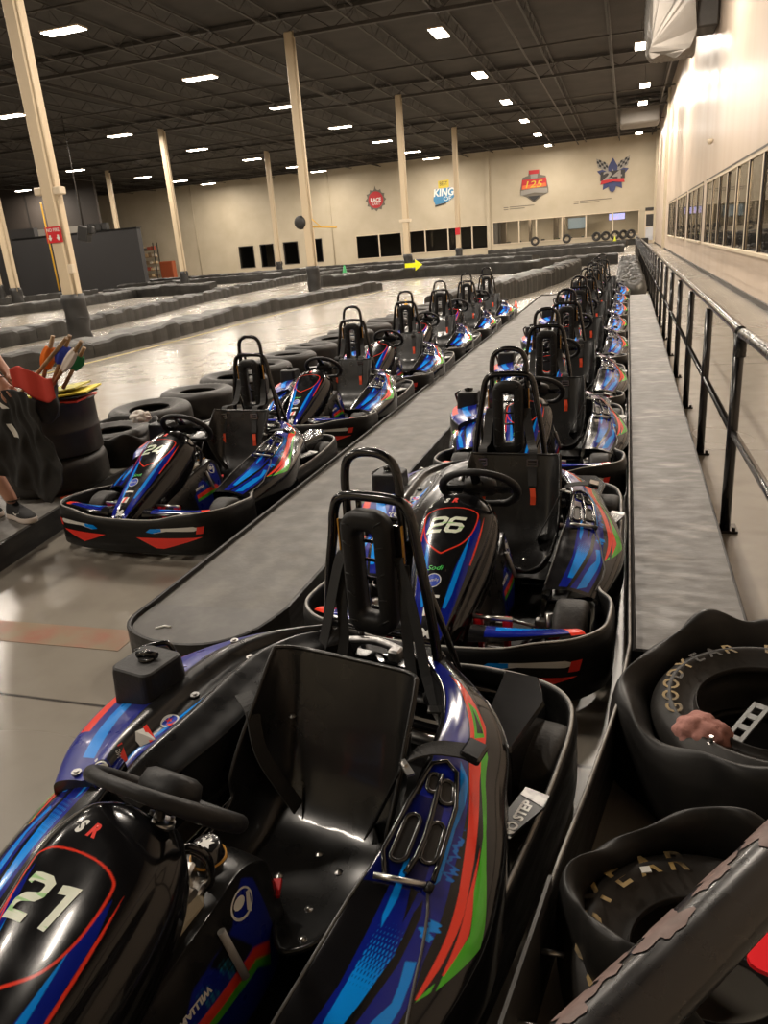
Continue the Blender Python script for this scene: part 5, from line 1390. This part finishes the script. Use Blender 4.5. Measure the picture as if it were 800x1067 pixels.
# emblems on the back wall, built from flat shapes at the wall
YW = YB-.02
def wfn(cx, cz, lay=0): return lambda x, y: (cx+x, YW-.012*lay, cz+y)
def emblem(name, label, layers, c):
    root = None
    for k, (poly, mt) in enumerate(layers):
        m_ = MB(); 
        if callable(poly): poly(m_, wfn(c[0], c[1], k))
        else: m_.prism(poly, -.005, .005, lambda x, y, z, k=k: (c[0]+x, YW-.012*k+z, c[1]+y))
        o = m_.build(name if root is None else 'emblem_layer', mt, root)
        if root is None: root = o; tag(o, label, 'wall emblem')
    return root
mR = mat_once('emblem_red', lin('b52a30'), .6); mG = mat_once('emblem_grey', lin('6b6459'), .6); mY = mat_once('emblem_yellow', lin('c9b33a'), .6); mBl = mat_once('emblem_blue', lin('3f7fa8'), .6)
mK = mat_once('emblem_black', (.03, .03, .03), .6); mO = mat_once('emblem_orange', lin('dd6a3c'), .6); mN = mat_once('emblem_navy', lin('39406a'), .6); mS = mat_once('emblem_silver', lin('8f8b84'), .6)
disc = lambda r, ry=None: disc_poly(r, 32, ry=ry)
emblem('round_emblem', 'round red emblem on the back wall, leftmost of the four', [(disc(.95), mS), (star_poly(1.12, .8, 12), mG), (disc(.80), mR), (lambda m_, f: add_text(m_, 'RACE', .5, f, wdt=1.1, bold=.02), M_STK_W), (lambda m_, f: add_text(m_, 'KART', .4, lambda x, y: f(x, y-.38), wdt=.9), M_STK_W), ([(-.15, .8), (.15, .8), (0, 1.35)], mG)], (-24.75, 6.15))
def king(m_, f): add_text(m_, 'KING', 1, f, wdt=2.1, h=.72, bold=.03, shear=.15)
emblem('script_emblem', 'blue and yellow KING emblem on the back wall, partly behind a column', [([(-.55, .55), (.55, .6), (.55, 1.3), (-.55, 1.25)], mY), (lambda m_, f: add_text(m_, 'BEST', .4, lambda x, y: f(x, y+.98), wdt=.8, h=.35), mK),
    ([(-1.1, -.45), (-.9, .5), (.9, .55), (1.1, -.3), (.3, -.75), (-.9, -.95)], mBl), (lambda m_, f: king(m_, lambda x, y: f(x, y+.18)), M_STK_W), (lambda m_, f: add_text(m_, 'OF', .6, lambda x, y: f(x+.35, y-.42), wdt=.8, h=.4), M_STK_W), ([(-.95, -1.0), (.2, -.78), (.2, -.88), (-.95, -1.12)], mK)], (-17.6, 6.05))
emblem('crest_emblem', 'crest-shaped emblem with red and orange band on the back wall', [([(0, -1.55), (-.75, -1.0), (-1.35, -.75), (-1.35, -.35), (-1.1, .75), (-.55, .9), (-.5, 1.3), (.5, 1.3), (.55, .9), (1.1, .75), (1.35, -.35), (1.35, -.75), (.75, -1.0)], mG),
    ([(-1.2, -.3), (-1.15, .55), (1.15, .6), (1.2, -.2)], mR), ([(-1.15, -.3), (-1.1, .05), (1.1, .12), (1.15, -.2)], mO), (lambda m_, f: add_text(m_, '125', 1, lambda x, y: f(x, y+.1), wdt=1.6, h=.6, shear=.2), mY), ([(-.45, 1.0), (.45, 1.0), (.5, 1.35), (-.5, 1.35)], mR), ([(-.3, .62), (.3, .62), (.35, .98), (-.35, .98)], mS),
    ([(-1.3, -.85), (-1.25, -.4), (0, -.28), (1.25, -.35), (1.3, -.8), (0, -.65)], mS), ([(0, -1.4), (-.6, -.95), (.6, -.95)], mK)], (-8.7, 6.05))
chk = []
def checker(sx):
    def g(m_, f):
        for i in range(5):
            for j in range(3):
                if (i+j) % 2: 
                    x0 = sx*(.45+.2*i); y0 = .45+.2*j+.1*i
                    m_.add([f(x0, y0), f(x0+sx*.2, y0+.1), f(x0+sx*.2, y0+.3), f(x0, y0+.2)], [(0, 1, 2, 3)])
    return g
emblem('flag_emblem', 'star emblem with crossed checkered flags and number 24 on the back wall', [(star_poly(1.5, .55, 5), mN), ([(-.4, .3), (-.45, 1.0), (-1.5, 1.55), (-1.35, .75)], mS), ([(.4, .3), (.45, 1.0), (1.5, 1.55), (1.35, .75)], mS), (checker(-1), mK), (checker(1), mK), (star_poly(.55, .45, 5), mS),
    ([(-1.1, -.45), (-1.1, .35), (1.1, .40), (1.1, -.35)], mK), (lambda m_, f: add_text(m_, '24', 1, lambda x, y: f(x, y), wdt=1.7, h=.75, bold=.03), mS), ([(-1.1, -.75), (-1.0, -.4), (0, -.3), (1.0, -.35), (1.1, -.7), (0, -.55)], mR), ([(-.4, -.7), (.4, -.7), (.25, -1.3), (0, -1.5), (-.25, -1.3)], mN)], (-1.45, 6.25))
for (x0, x1, z) in ((-11.1, -8.7, 4.28), (-4.4, -1.5, 4.25)):
    m_ = MB()
    for k, wd_ in enumerate((1.0, .62)):
        m_.box((x0+(x1-x0)*wd_/2, YW, z-.18*k), ((x1-x0)*wd_, .01, .06)); m_.box((x0-.35, YW, z-.18*k-.02), (.45, .01, .07))
    q = m_.build('wall_lettering', mG); tag(q, 'small dark caption lines under the %s emblem on the back wall' % ('crest-shaped' if x0 < -10 else 'checkered flag'), 'wall lettering')

# tyres standing by the back wall
s0 = car_tyre_mesh(.42, .26, .22, 32); st0 = None
for i, x in enumerate((-8.5, -5.5, -2.7, -1.95, -1.1, -.4, .3)):
    if st0 is None: o = st0 = s0.build('standing_tyre', M_TYRE)
    else: o = st0.copy(); COL.objects.link(o)
    o.location = (x, 78.6 if i < 2 else 78.2+.2*(i % 2), .94); o.rotation_euler = (PI/2-.12, 0, random.uniform(-.4, .4) if i > 1 else 0)
    tag(o, ('single tyre leaning on the back wall under the windows, %s' % ('the left one' if i == 0 else 'the right one') if i < 2 else 'tyre standing in the cluster at the right end of the back wall'), 'tyre', 'tyres standing at the back wall')
m_ = MB(); m_.box((-3.9, 78.7, .26), (11.6, .9, .50), bev=.05); q = m_.build('tyre_ledge', M_BARR); tag(q, 'low black ledge at the back wall carrying the standing tyres', 'ledge')
# storage shelf
t = empty('storage_shelf', (-51.6, 77.6, 0)); tag(t, 'tall storage shelf filled with small boxes at the left of the back wall', 'shelf')
for sx in (-1.6, 1.6):
    for sy in (-.4, .4):
        m_ = MB(); m_.box((sx, sy, 1.95), (.09, .09, 3.9)); m_.build('upright', M_STEEL, t)
for z in (.3, 1.0, 1.7, 2.4, 3.1):
    m_ = MB(); m_.box((0, 0, z), (3.2, .85, .06)); m_.build('shelf_board', mat_once('shelf_board', lin('7a5c3c'), .6), t)
bc = [mat_once('box_%s' % c_, lin(c_), .7) for c_ in ('b99a72', 'd4c8b4', '9c4a38', '7d6a52', 'c7b08a', '5a5550')]
for z in (.33, 1.03, 1.73, 2.43, 3.13):
    for k in range(7):
        w_, h_ = random.uniform(.28, .42), random.uniform(.2, .45); m_ = MB(); m_.box((0, 0, h_/2), (w_, .5, h_), bev=.01)
        o = m_.build('storage_box', random.choice(bc), loc=(-51.6-1.32+k*.44, 77.6, z)); tag(o, 'small box standing on the storage shelf at the back wall', 'box', 'boxes on the storage shelf')
m_ = MB(); m_.box((0, 0, .95), (1.6, .7, 1.8), bev=.03); q = m_.build('cabinet', mat('reddish_brown_wood', lin('9a4f2e'), .5), loc=(-48.9, 77.8, 0)); tag(q, 'reddish brown cabinet beside the storage shelf', 'cabinet')
m_ = MB(); m_.box((0, -.36, .95), (1.4, .02, 1.6)); m_.build('cabinet_door', mat_once('cabinet_door', lin('8a4326'), .5), q)
m_ = MB(); m_.box((-44.5, 79.0, 1.4), (.5, .3, 1.0)); q = m_.build('red_box', mat_once('red_sign', lin('c8202c'), .4)); q.location = (-8.6, -1, 0); tag(q, 'small red box beside the storage shelf', 'box')
# low black wall, ledge, equipment
m_ = MB(); m_.box((-39.6, 51, 2.1), (11.2, .5, 4.2)); q = m_.build('low_partition', mat('matt_black_partition', (.022, .021, .022), .6)); tag(q, 'broad low black partition at the left of the hall', 'partition')
m_ = MB(); m_.box((-39.6, 50.95, 4.24), (11.4, .6, .06)); m_.build('partition_cap', M_STK_K, q)
m_ = MB(); m_.box((-49.8, 54, 2.6), (8.5, .5, 5.0)); q = m_.build('tall_partition', mat_once('matt_black_partition_2', (.026, .024, .024), .6)); tag(q, 'taller black partition at the far left edge', 'partition')
m_ = MB(); m_.box((-47.2, 58.2, 4.8), (10, .5, .75)); q = m_.build('ledge_beam', mat('pale_grey_beam', lin('8b877f'), .6)); tag(q, 'pale grey horizontal beam above the low black partition', 'beam')
m_ = MB(); m_.box((-47.2, 58.2, 2.2), (9.6, .3, 4.5)); m_.build('beam_support', M_STK_K, q)
m_ = MB()
for k in range(4): m_.box((-38.4+.55*k, 51, 4.53), (.42, .4, .5), bev=.03)
q = m_.build('sound_console', M_PADD); tag(q, 'dark equipment rack standing on top of the low black partition', 'equipment')
t = empty('hanging_speaker', (-30.35, 40, 0)); tag(t, 'dark speaker cluster hanging right of the red sign', 'speaker')
m_ = MB(); m_.box((0, 0, 3.6), (.7, .5, .8), R=Matrix.Rotation(.3, 3, 'Y'), bev=.05); m_.build('cabinet_body', M_PADD, t)
m_ = MB(); m_.box((.5, 0, 3.75), (.4, .3, .4), bev=.05); m_.build('horn', M_PADD, t)
m_ = MB(); m_.tube([(0, 0, 3.9), (0, 0, 9.8)], .03, 6); m_.build('hanging_rod', M_STEEL, t)
# yellow arrow, cones, green marker
m_ = MB(); m_.prism([(-.42, -.10), (.10, -.10), (.10, -.26), (.46, 0), (.10, .26), (.10, .10), (-.42, .10)], -.02, .02, lambda x, y, z: (-9.95+x, 37.55+z, .62+y)); q = m_.build('arrow_sign', mat('glowing_yellow_sign', lin('e8e81e'), .4, emit=(lin('e8e81e'), .15))); tag(q, 'bright yellow arrow sign pointing right on the far barrier', 'arrow sign')  # a faint glow is put into the sign's yellow to lift it
for i, (x, y, z, c_, lab) in enumerate(((-3.95, 14.2, .44, 'd9a018', 'small amber marker on the tyre row beside the left karts'), (-2.2, 16.55, .16, 'f0482c', 'red cone behind the last kart of the left row'), (-1.0, 72, .52, 'c8d030', 'small yellow marker on the barrier by the back wall'), (-15.9, 44.1, 0, '1f8a4a', 'green cone standing behind the second column'))):
    m_ = MB(); s_ = (.5, .42, 1.2, 2.0)[i]
    m_.lathe([(0, .36*s_), (.02*s_, .36*s_), (.10*s_, .03*s_), (.10*s_, 0)], n=16); m_.box((0, 0, .012*s_), (.26*s_, .26*s_, .024*s_)); q = m_.build('marker_cone', mat('cone_%s' % c_, lin(c_), .5), loc=(x, y, z)); tag(q, lab, 'cone')

# furniture behind the glass
def chair(x, y, rz, label, grp):
    t = empty('lobby_chair', (x, y, 0), rz); tag(t, label, 'chair', grp)
    m_ = MB(); m_.box((0, 0, .46), (.46, .46, .06), bev=.02); m_.build('seat', M_PADD, t)
    m_ = MB(); m_.box((0, .21, .80), (.44, .05, .55), bev=.02); m_.build('backrest', M_PADD, t)
    for sx in (-1, 1):
        for sy in (-1, 1):
            m_ = MB(); m_.tube([(sx*.2, sy*.2, 0), (sx*.2, sy*.2, .45)], .018, 6); m_.build('leg', M_STEEL, t)
    return t
c0 = chair(3.6, 18, 1.2, 'dark chair in the lobby behind the right-hand windows', 'lobby chairs')
for i in range(17):
    o = copy_tree(c0); o.location = (3.4+.9*(i % 3), 19.4+i*1.7, 0); o.rotation_euler = (0, 0, i*1.3)
c1_ = None
for i in range(11):
    o = copy_tree(c0); o.location = (-11.6+i*1.2, 82.2+(i % 3)*.9, 0); o.rotation_euler = (0, 0, i*.9); tag(o, 'dark chair in the viewing room behind the back windows', 'chair', 'viewing room chairs')
m_ = MB(); m_.box((0, 0, 0), (1.55, .08, .62)); q = m_.build('television', M_STK_K, loc=(-1.0, 82.2, 2.62)); tag(q, 'lit television behind the right end of the back windows', 'television')
m_ = MB(); m_.box((0, -.045, 0), (1.48, .01, .56)); m_.build('screen', mat('television_screen', (.3, .35, .9), .3, emit=((.55, .55, 1.0), 1.6), noise=(2, (.8, .3, .5), .4, .6)), q)
m_ = MB(); m_.box((0, 0, 0), (1.9, .12, 1.15)); q = m_.build('wall_screen', M_STK_K, loc=(-5.0, 86.5, 2.35)); tag(q, 'dark wall screen in the viewing room', 'screen')
m_ = MB(); m_.box((0, -.07, 0), (1.8, .01, 1.05)); m_.build('screen', mat('dim_screen', (.1, .13, .15), .3, emit=((.4, .5, .55), .25)), q)
for i, (x, w_) in enumerate(((-7.0, .5), (-6.2, .25), (-12.4, .6), (-9.6, .3))):
    m_ = MB(); m_.box((x, 84.5, 1.9), (w_, .4, 3.7)); q = m_.build('interior_post', mat_once('brown_post', (.11, .085, .06), .6)); tag(q, 'brown post in the viewing room behind the glass', 'post', 'posts in the viewing room')
m_ = MB(); m_.box((4.2, 23.5, 2.35), (.1, .8, .35)); q = m_.build('exit_sign', mat('red_lit_sign', (.8, .1, .1), .4, emit=((1, .15, .12), 1.5))); tag(q, 'red lit sign seen through the right-hand windows', 'sign')
# dark tall board and table in the lobby
for i, (y, h_) in enumerate(((17.5, 1.5), (22.8, 1.2), (33, 1.4))):
    m_ = MB(); m_.box((5.0, y, h_/2+.1), (.5, 1.3, h_)); q = m_.build('lobby_cabinet', mat_once('lobby_dark', (.05, .045, .045), .5)); tag(q, 'dark cabinet standing in the lobby behind the right-hand windows', 'cabinet', 'cabinets in the lobby')
# ------------------------------------------------------------------ the karts
def kart_at(o, hx, hy, deg):
    th = math.radians(deg)
    o.location = (hx-.62*math.sin(th), hy-.62*math.cos(th), 0); o.rotation_euler = (0, 0, -th)
kart0, NSM = make_kart()
SMALL = {'bumper_bolt', 'cover_bolt', 'seat_bolt', 'cover_vent', 'pad_groove', 'maker_letter', 'sticker_print', 'small_sticker', 'cover_switch', 'cap_emblem', 'name_sticker', 'brake_hose', 'seat_mount', 'slot_well', 'plate_trim', 'belt_adjuster'}
bpy.context.view_layer.update()
LEFT = [(-2.60, 5.02, 4), (-2.60, 7.30, 1), (-2.59, 9.28, 0), (-2.61, 11.28, 1), (-2.60, 13.26, 0), (-2.59, 15.26, 0)]
RIGHT = [(-.68, 1.93, 12), (-.565, 3.92, 2), (-.57, 6.02, 0), (-.56, 7.98, 1), (-.56, 10.15, 0), (-.56, 12.25, 1), (-.56, 14.4, 0), (-.56, 16.5, 0), (-.52, 18.6, 0)]
RL = ['nearest kart numbered 21 with its seat filling the foreground, angled to the left',
      'kart numbered 26, right behind the nearest kart, orange tags on its seat belts',
      'third kart of the right-hand row, directly behind kart 26', 'fourth kart of the right-hand row counted from the front',
      'fifth kart of the right-hand row counted from the front', 'sixth kart of the right-hand row counted from the front',
      'seventh kart of the right-hand row counted from the front', 'second to last kart at the far end of the right-hand row', 'last kart at the far end of the right-hand row']
LL = ['kart numbered 24 at the head of the left-hand row beside the flags and tyres', 'second kart of the left-hand row, right behind kart 24',
      'third kart of the left-hand row counted from the front', 'fourth kart of the left-hand row counted from the front',
      'fifth kart of the left-hand row, next to last at its far end', 'last kart at the far end of the left-hand row, red cone shape behind it']
for i, (P, Ls, g) in enumerate(((RIGHT, RL, 'karts queued in the right-hand pit lane'), (LEFT, LL, 'karts queued in the left-hand pit lane'))):
    for j, (hx, hy, dg_) in enumerate(P):
        o = kart0 if (i == 0 and j == 0) else copy_tree(kart0)
        kart_at(o, hx, hy, dg_); tag(o, Ls[j], 'go-kart', g)
        if (i, j) == (0, 0): first = o
        if j > (4 if i == 0 else 2):      # too far away to show its bolts
            for c in [c for c in o.children_recursive if c.name.split('.')[0] in SMALL]: bpy.data.objects.remove(c)
        if (i, j) == (0, 1): second = o
        if (i, j) == (1, 0): left0 = o
add_number(first, NSM, '21'); add_number(second, NSM, '26'); add_number(left0, NSM, '24')
for c in [c for c in first.children_recursive if c.name.split('.')[0] in ('belt_buckle', 'release_tag', 'strap_end')]: bpy.data.objects.remove(c)
for c in [c for c in first.children if c.name.split('.')[0] == 'shoulder_belt']: bpy.data.objects.remove(c)
hanging_belts(first)
# ------------------------------------------------------------------ person at the left edge, flags and jacket
M_SKIN = mat('skin', lin('b98a74'), .5); M_BLKC = mat('black_cloth', (.012, .012, .013), .8, bump=(40, .2)); M_HAIR = mat('brown_hair', (.03, .018, .01), .6)
def skin_mesh(name, verts, edges, radii, mt, parent, sub=2, root=0):
    me = bpy.data.meshes.new(name); me.from_pydata(verts, edges, []); o = new_obj(name, me, mt, parent)
    s_ = o.modifiers.new('skin', 'SKIN'); s_.use_smooth_shade = True
    for i, r in enumerate(radii):
        me.skin_vertices[0].data[i].radius = (r, r) if not isinstance(r, tuple) else r
        me.skin_vertices[0].data[i].use_root = (i == root)
    q = o.modifiers.new('sub', 'SUBSURF'); q.levels = sub; q.render_levels = sub
    return o
PX, PY = -3.84, 3.50
pe = empty('person', (0, 0, .15)); tag(pe, 'person in black clothes at the left edge holding a flag pole and a black jacket', 'person')
J = {  # z is above the platform
 'pel': (PX, PY, .92), 'sp': (PX, PY, 1.10), 'ch': (PX+.01, PY, 1.28), 'nk': (PX+.01, PY, 1.41), 'hd0': (PX+.025, PY, 1.49), 'hd1': (PX+.035, PY, 1.57), 'hd2': (PX+.03, PY, 1.655),
 'hr': (PX+.01, PY-.10, .88), 'kr': (PX+.10, PY+.02, .50), 'ar': (PX+.215, PY+.085, .10), 
 'hl': (PX, PY+.10, .88), 'kl': (PX+.02, PY+.13, .48), 'al': (PX-.12, PY+.14, .10),
 'sr': (PX+.02, PY-.18, 1.36), 'er': (PX+.30, PY-.10, 1.12), 'wr': (PX+.455, PY-.03, .885),
 'sl': (PX+.01, PY+.18, 1.36), 'el': (PX+.10, PY+.26, 1.10), 'wl': (PX+.28, PY+.20, .92)}
keys = list(J); ix = {k: i for i, k in enumerate(keys)}
ed = [('pel', 'sp'), ('sp', 'ch'), ('ch', 'nk'), ('nk', 'hd0'), ('hd0', 'hd1'), ('hd1', 'hd2'), ('pel', 'hr'), ('hr', 'kr'), ('kr', 'ar'), ('pel', 'hl'), ('hl', 'kl'), ('kl', 'al'), ('ch', 'sr'), ('sr', 'er'), ('er', 'wr'), ('ch', 'sl'), ('sl', 'el'), ('el', 'wl')]
rad = {'pel': (.15, .11), 'sp': (.13, .10), 'ch': (.14, .11), 'nk': .062, 'hd0': .080, 'hd1': .100, 'hd2': .088, 'hr': .085, 'kr': .058, 'ar': .038, 'hl': .085, 'kl': .058, 'al': .038, 'sr': .055, 'er': .044, 'wr': .028, 'sl': .055, 'el': .044, 'wl': .028}
# palm and fingers gripping the pole
verts = [J[k] for k in keys]; edges = [(ix[a], ix[b]) for a, b in ed]; radii = [rad[k] for k in keys]
pd = Vector((.53, 0, .36)).normalized()
def hand(wk, c, side):
    n0 = ix[wk]; W_ = Vector(J[wk]); C_ = Vector(c)
    verts.append(tuple(W_.lerp(C_, .55))); radii.append((.036, .02)); edges.append((n0, len(verts)-1)); palm = len(verts)-1
    for k in range(4):
        off = pd*(.028-.019*k); b = C_+off+Vector((0, side*.024, .004)); L_ = (1, 1.08, 1.0, .82)[k]
        pts = [b, b+Vector((.012, -side*.006, -.032*L_)), b+Vector((.004, -side*.034*L_, -.044)), b+Vector((-.012, -side*.046*L_, -.024)), b+Vector((-.012, -side*.042, -.006))]
        pr_ = palm
        for p, r in zip(pts, (.0105, .0098, .0092, .0085, .0075)):
            verts.append(tuple(p)); radii.append(r); edges.append((pr_, len(verts)-1)); pr_ = len(verts)-1
    b = W_.lerp(C_, .5)+pd*.02; pr_ = palm
    for p, r in ((b+Vector((.006, -side*.022, -.008)), .012), (b+Vector((.018, -side*.034, -.022)), .011), (b+Vector((.030, -side*.030, -.038)), .009)):
        verts.append(tuple(p)); radii.append(r); edges.append((pr_, len(verts)-1)); pr_ = len(verts)-1
hand('wr', (PX+.475, PY-.02, .815), -1); hand('wl', (PX+.33, PY+.17, .86), 1)
body = skin_mesh('body', verts, edges, radii, M_SKIN, pe)
# face
fc = MB(); hx, hy, hz = J['hd1']
fc.lathe([(0, -.02), (.012, -.012), (.008, .012), (0, .018)], (hx+.088, hy, hz-.012), 10); fc.build('nose', M_SKIN, pe)
for s in (-1, 1):
    e = MB(); e.lathe([(0, -.010), (.009, -.005), (.009, .005), (0, .010)], (hx+.078, hy+s*.032, hz+.012), 10); e.build('eye', M_STK_K, pe)
    e = MB(); e.lathe([(0, -.030), (.014, -.018), (.016, .012), (0, .03)], (hx-.005, hy+s*.088, hz), 10); e.build('ear', M_SKIN, pe)
e = MB(); e.box((hx+.080, hy, hz-.052), (.012, .045, .008), bev=.003); e.build('mouth', mat('lips', lin('8a4a44'), .5), pe)
hm = MB(); V = []
for i in range(13):
    th_ = PI*.56*i/12
    for j in range(24):
        a = 2*PI*j/24; d_ = Vector((math.sin(th_)*math.cos(a), math.sin(th_)*math.sin(a), math.cos(th_)))
        if d_.x > .3 and d_.z < .62: d_ = Vector((.55, d_.y*.9, .62)).normalized()
        V.append((hx-.012+d_.x*.104, hy+d_.y*.100, hz+.035+d_.z*.105))
hm.add(V, [(i*24+j, i*24+(j+1) % 24, (i+1)*24+(j+1) % 24, (i+1)*24+j) for i in range(12) for j in range(24)], True); hm.build('hair', M_HAIR, pe)
# clothes
skin_mesh('t_shirt', [(PX, PY, .80), (PX, PY, 1.05), (PX+.01, PY, 1.27), (PX+.01, PY, 1.375), (PX+.02, PY-.19, 1.36), (PX+.15, PY-.15, 1.25), (PX+.01, PY+.19, 1.36), (PX+.06, PY+.22, 1.24)], [(0, 1), (1, 2), (2, 3), (2, 4), (4, 5), (2, 6), (6, 7)], [(.21, .16), (.205, .16), (.19, .15), .085, .085, .075, .085, .075], M_BLKC, pe)
skin_mesh('shorts', [(PX, PY, 1.02), (PX, PY, .88), (PX+.02, PY-.10, .82), (PX+.10, PY+.01, .42), (PX, PY+.10, .82), (PX+.01, PY+.13, .42)], [(0, 1), (1, 2), (2, 3), (1, 4), (4, 5)], [(.17, .13), (.185, .145), .12, .10, .115, .10], M_BLKC, pe)
def shoe(x, y, rz, nm):
    sole = [(-.10, -.036), (-.02, -.034), (.08, -.046), (.15, -.036), (.175, 0), (.15, .034), (.08, .044), (-.02, .036), (-.10, .036), (-.125, 0)]
    S_ = cr([(a, b, 0) for a, b in sole], 40, closed=True); R_ = Matrix.Rotation(rz, 3, 'Z'); tf = lambda p: tuple(Vector((x, y, 0))+R_ @ Vector(p))
    m_ = MB(); lev = [(1.0, .0), (1.03, .008), (1.02, .028), (.99, .034)]
    m_.add([tf((p[0]*s_, p[1]*s_, z+.012*max(0, p[0]-.1)*5)) for s_, z in lev for p in S_], [(i*40+j, i*40+(j+1) % 40, (i+1)*40+(j+1) % 40, (i+1)*40+j) for i in range(3) for j in range(40)]+[tuple(range(39, -1, -1))], True)
    so_ = m_.build('sole', mat_once('white_sole', lin('cfc4bc'), .6), pe); m_ = MB()
    lev = [(.97, .032, 0), (.96, .055, 0), (.86, .075, -.008), (.62, .092, -.03), (.42, .11, -.055), (.38, .125, -.06)]
    m_.add([tf((p[0]*s_+dx, p[1]*(s_ if s_ > .8 else s_*1.15), z*(1-.28*max(0, p[0]/.17)))) for s_, z, dx in lev for p in S_], [(i*40+j, i*40+(j+1) % 40, (i+1)*40+(j+1) % 40, (i+1)*40+j) for i in range(5) for j in range(40)], True)
    up_ = m_.build('shoe', M_BLKC, pe)
    m_ = MB(); m_.add([tf((a, -.0415+abs(a-.03)*.02, z)) for a, z in ((.005, .052), (.03, .040), (.085, .066), (.03, .052), (.012, .062))], [(0, 1, 2, 3, 4)]); m_.build('swoosh_mark', M_STK_W, up_)
    return up_
shoe(PX+.235, PY+.085, -.35, 'r'); shoe(PX-.10, PY+.14, -.2, 'l')
m_ = MB(); m_.lathe([(.040, .125), (.043, .13), (.040, .135)], (PX+.213, PY+.084, 0), 16); m_.build('ankle_band', M_HAIR, pe)
m_ = MB(); m_.tube([(PX+.44+.033*math.cos(a), PY-.03+.033*math.sin(a), .905+.012*math.cos(a)) for a in np.linspace(0, 2*PI, 18)[:-1]], .003, 6, closed=True); m_.build('bracelet', M_HAIR, pe)
# jacket hanging over the hand and pole
def cloth(name, fn, nu, nv, mt, parent=None, th_=.006):
    P = np.array([[fn(i/(nu-1), j/(nv-1)) for j in range(nv)] for i in range(nu)]); o = surf(name, P, mt, parent)
    q = o.modifiers.new('cloth', 'SOLIDIFY'); q.thickness = th_; return o
def jack(u, v):
    # u down, v across: hangs from the fist, lower hem runs down to a corner
    vv = [0, .3, .6, .82, 1.0]
    tx = np.interp(v, [0, .5, 1], [-3.70, -3.36, -3.12]); tz = np.interp(v, [0, .45, .65, .8, 1], [1.02, .99, 1.0, .99, .93])
    bx_ = np.interp(v, vv, [-3.70, -3.52, -3.34, -3.22, -3.09]); bz = np.interp(v, vv, [.56, .50, .40, .31, .50])
    k = u+.0; mid = .06*math.sin(PI*u)*(v-.3)
    x = tx+(bx_-tx)*k-mid*.8; z = tz+(bz-tz)*k
    y = 3.42+.028*abs(math.sin(v*13+u*2.5))*(.3+u)+.018*abs(math.sin(v*23-u*5+1))+.03*math.sin(v*5-u*4)
    return (x+.008*math.sin(u*19+v*9), y, z)
jk = cloth('hanging_jacket', jack, 50, 60, mat('black_jacket_cloth', (.016, .016, .016), .75, bump=(25, .3))); tag(jk, 'black jacket hanging from the hand at the left edge of the picture', 'jacket')
for (u0, v0, w0, h0) in ((.13, .42, .05, .055), (.36, .50, .06, .11)):
    m_ = MB(); P = np.array([[np.array(jack(u0+a*h0*1.2, v0+b*w0+(a*.04)))+np.array((0, -.012, 0)) for b in np.linspace(-.5, .5*(.4+a*1.2), 6)] for a in np.linspace(0, 1, 6)]); m_.grid(P); m_.build('white_patch', M_STK_W, jk)
m_ = MB(); R_ = Matrix.Rotation(-.4, 3, 'Y')
def bagf(u, v):
    a = 2*PI*v; r = .045+.02*math.sin(PI*u)+.012*math.sin(3*a+5*u); c = Vector((-3.17, 3.53, .80)).lerp(Vector((-3.13, 3.53, 1.00)), u)
    return (c.x+r*math.cos(a)*1.1, c.y+r*math.sin(a), c.z+.02*math.sin(a*2))
bg = cloth('flag_bag', bagf, 16, 33, M_BLKC); tag(bg, 'small black bag of rolled flags carried beside the jacket', 'bag')
M_WOOD = mat('bare_wood_dowel', lin('a5845c'), .6, noise=(30, lin('7c5f3e'), .4, .7), stretch=(1, 1, .2))
FL = [('c0392b', 'red', (-3.42, 3.49, .86), (-2.90, 3.50, 1.26), (-3.22, -3.03, 1.00, 1.10, .12)),
      ('2f45b8', 'blue', (-3.10, 3.52, .98), (-2.90, 3.53, 1.27), None), ('d9cfc6', 'white', (-3.06, 3.49, 1.00), (-2.80, 3.49, 1.24), None),
      ('1f7a46', 'green', (-3.02, 3.53, .98), (-2.83, 3.54, 1.20), None), ('e87818', 'orange', (-3.18, 3.54, .98), (-3.03, 3.55, 1.27), None)]
for i, (c_, nm, a, b, _) in enumerate(FL):
    A_, B_ = Vector(a), Vector(b); d_ = (B_-A_).normalized()
    m_ = MB(); m_.tube([A_, B_], .011, 10); st_ = m_.build('signal_flag', M_WOOD); tag(st_, '%s flag rolled on a wooden stick in the person\'s flag bundle' % nm, 'flag')
    def ff(u, v, i=i, A_=A_, B_=B_, d_=d_):
        if i == 0:   # red flag hangs open across the bundle
            x = -3.28+.28*v; return (x, 3.44+.012*math.sin(v*12), 1.11+.02*math.sin(v*6)-.05*v*v-u*(.10+.06*math.sin(v*3)))
        a_ = 2*PI*v; s0 = .38+.10*(i % 2); p = A_.lerp(B_, s0+(.86-s0)*u*.85); r = .013+.009*math.sin(PI*u)+.004*math.sin(5*a_)
        e1 = d_.orthogonal().normalized(); e2 = d_.cross(e1); q = p+e1*r*math.cos(a_)*1.6+e2*r*math.sin(a_); return tuple(q)
    cloth('flag_cloth', ff, 12, 29, mat('flag_%s' % nm, lin(c_), .7), st_, .002)
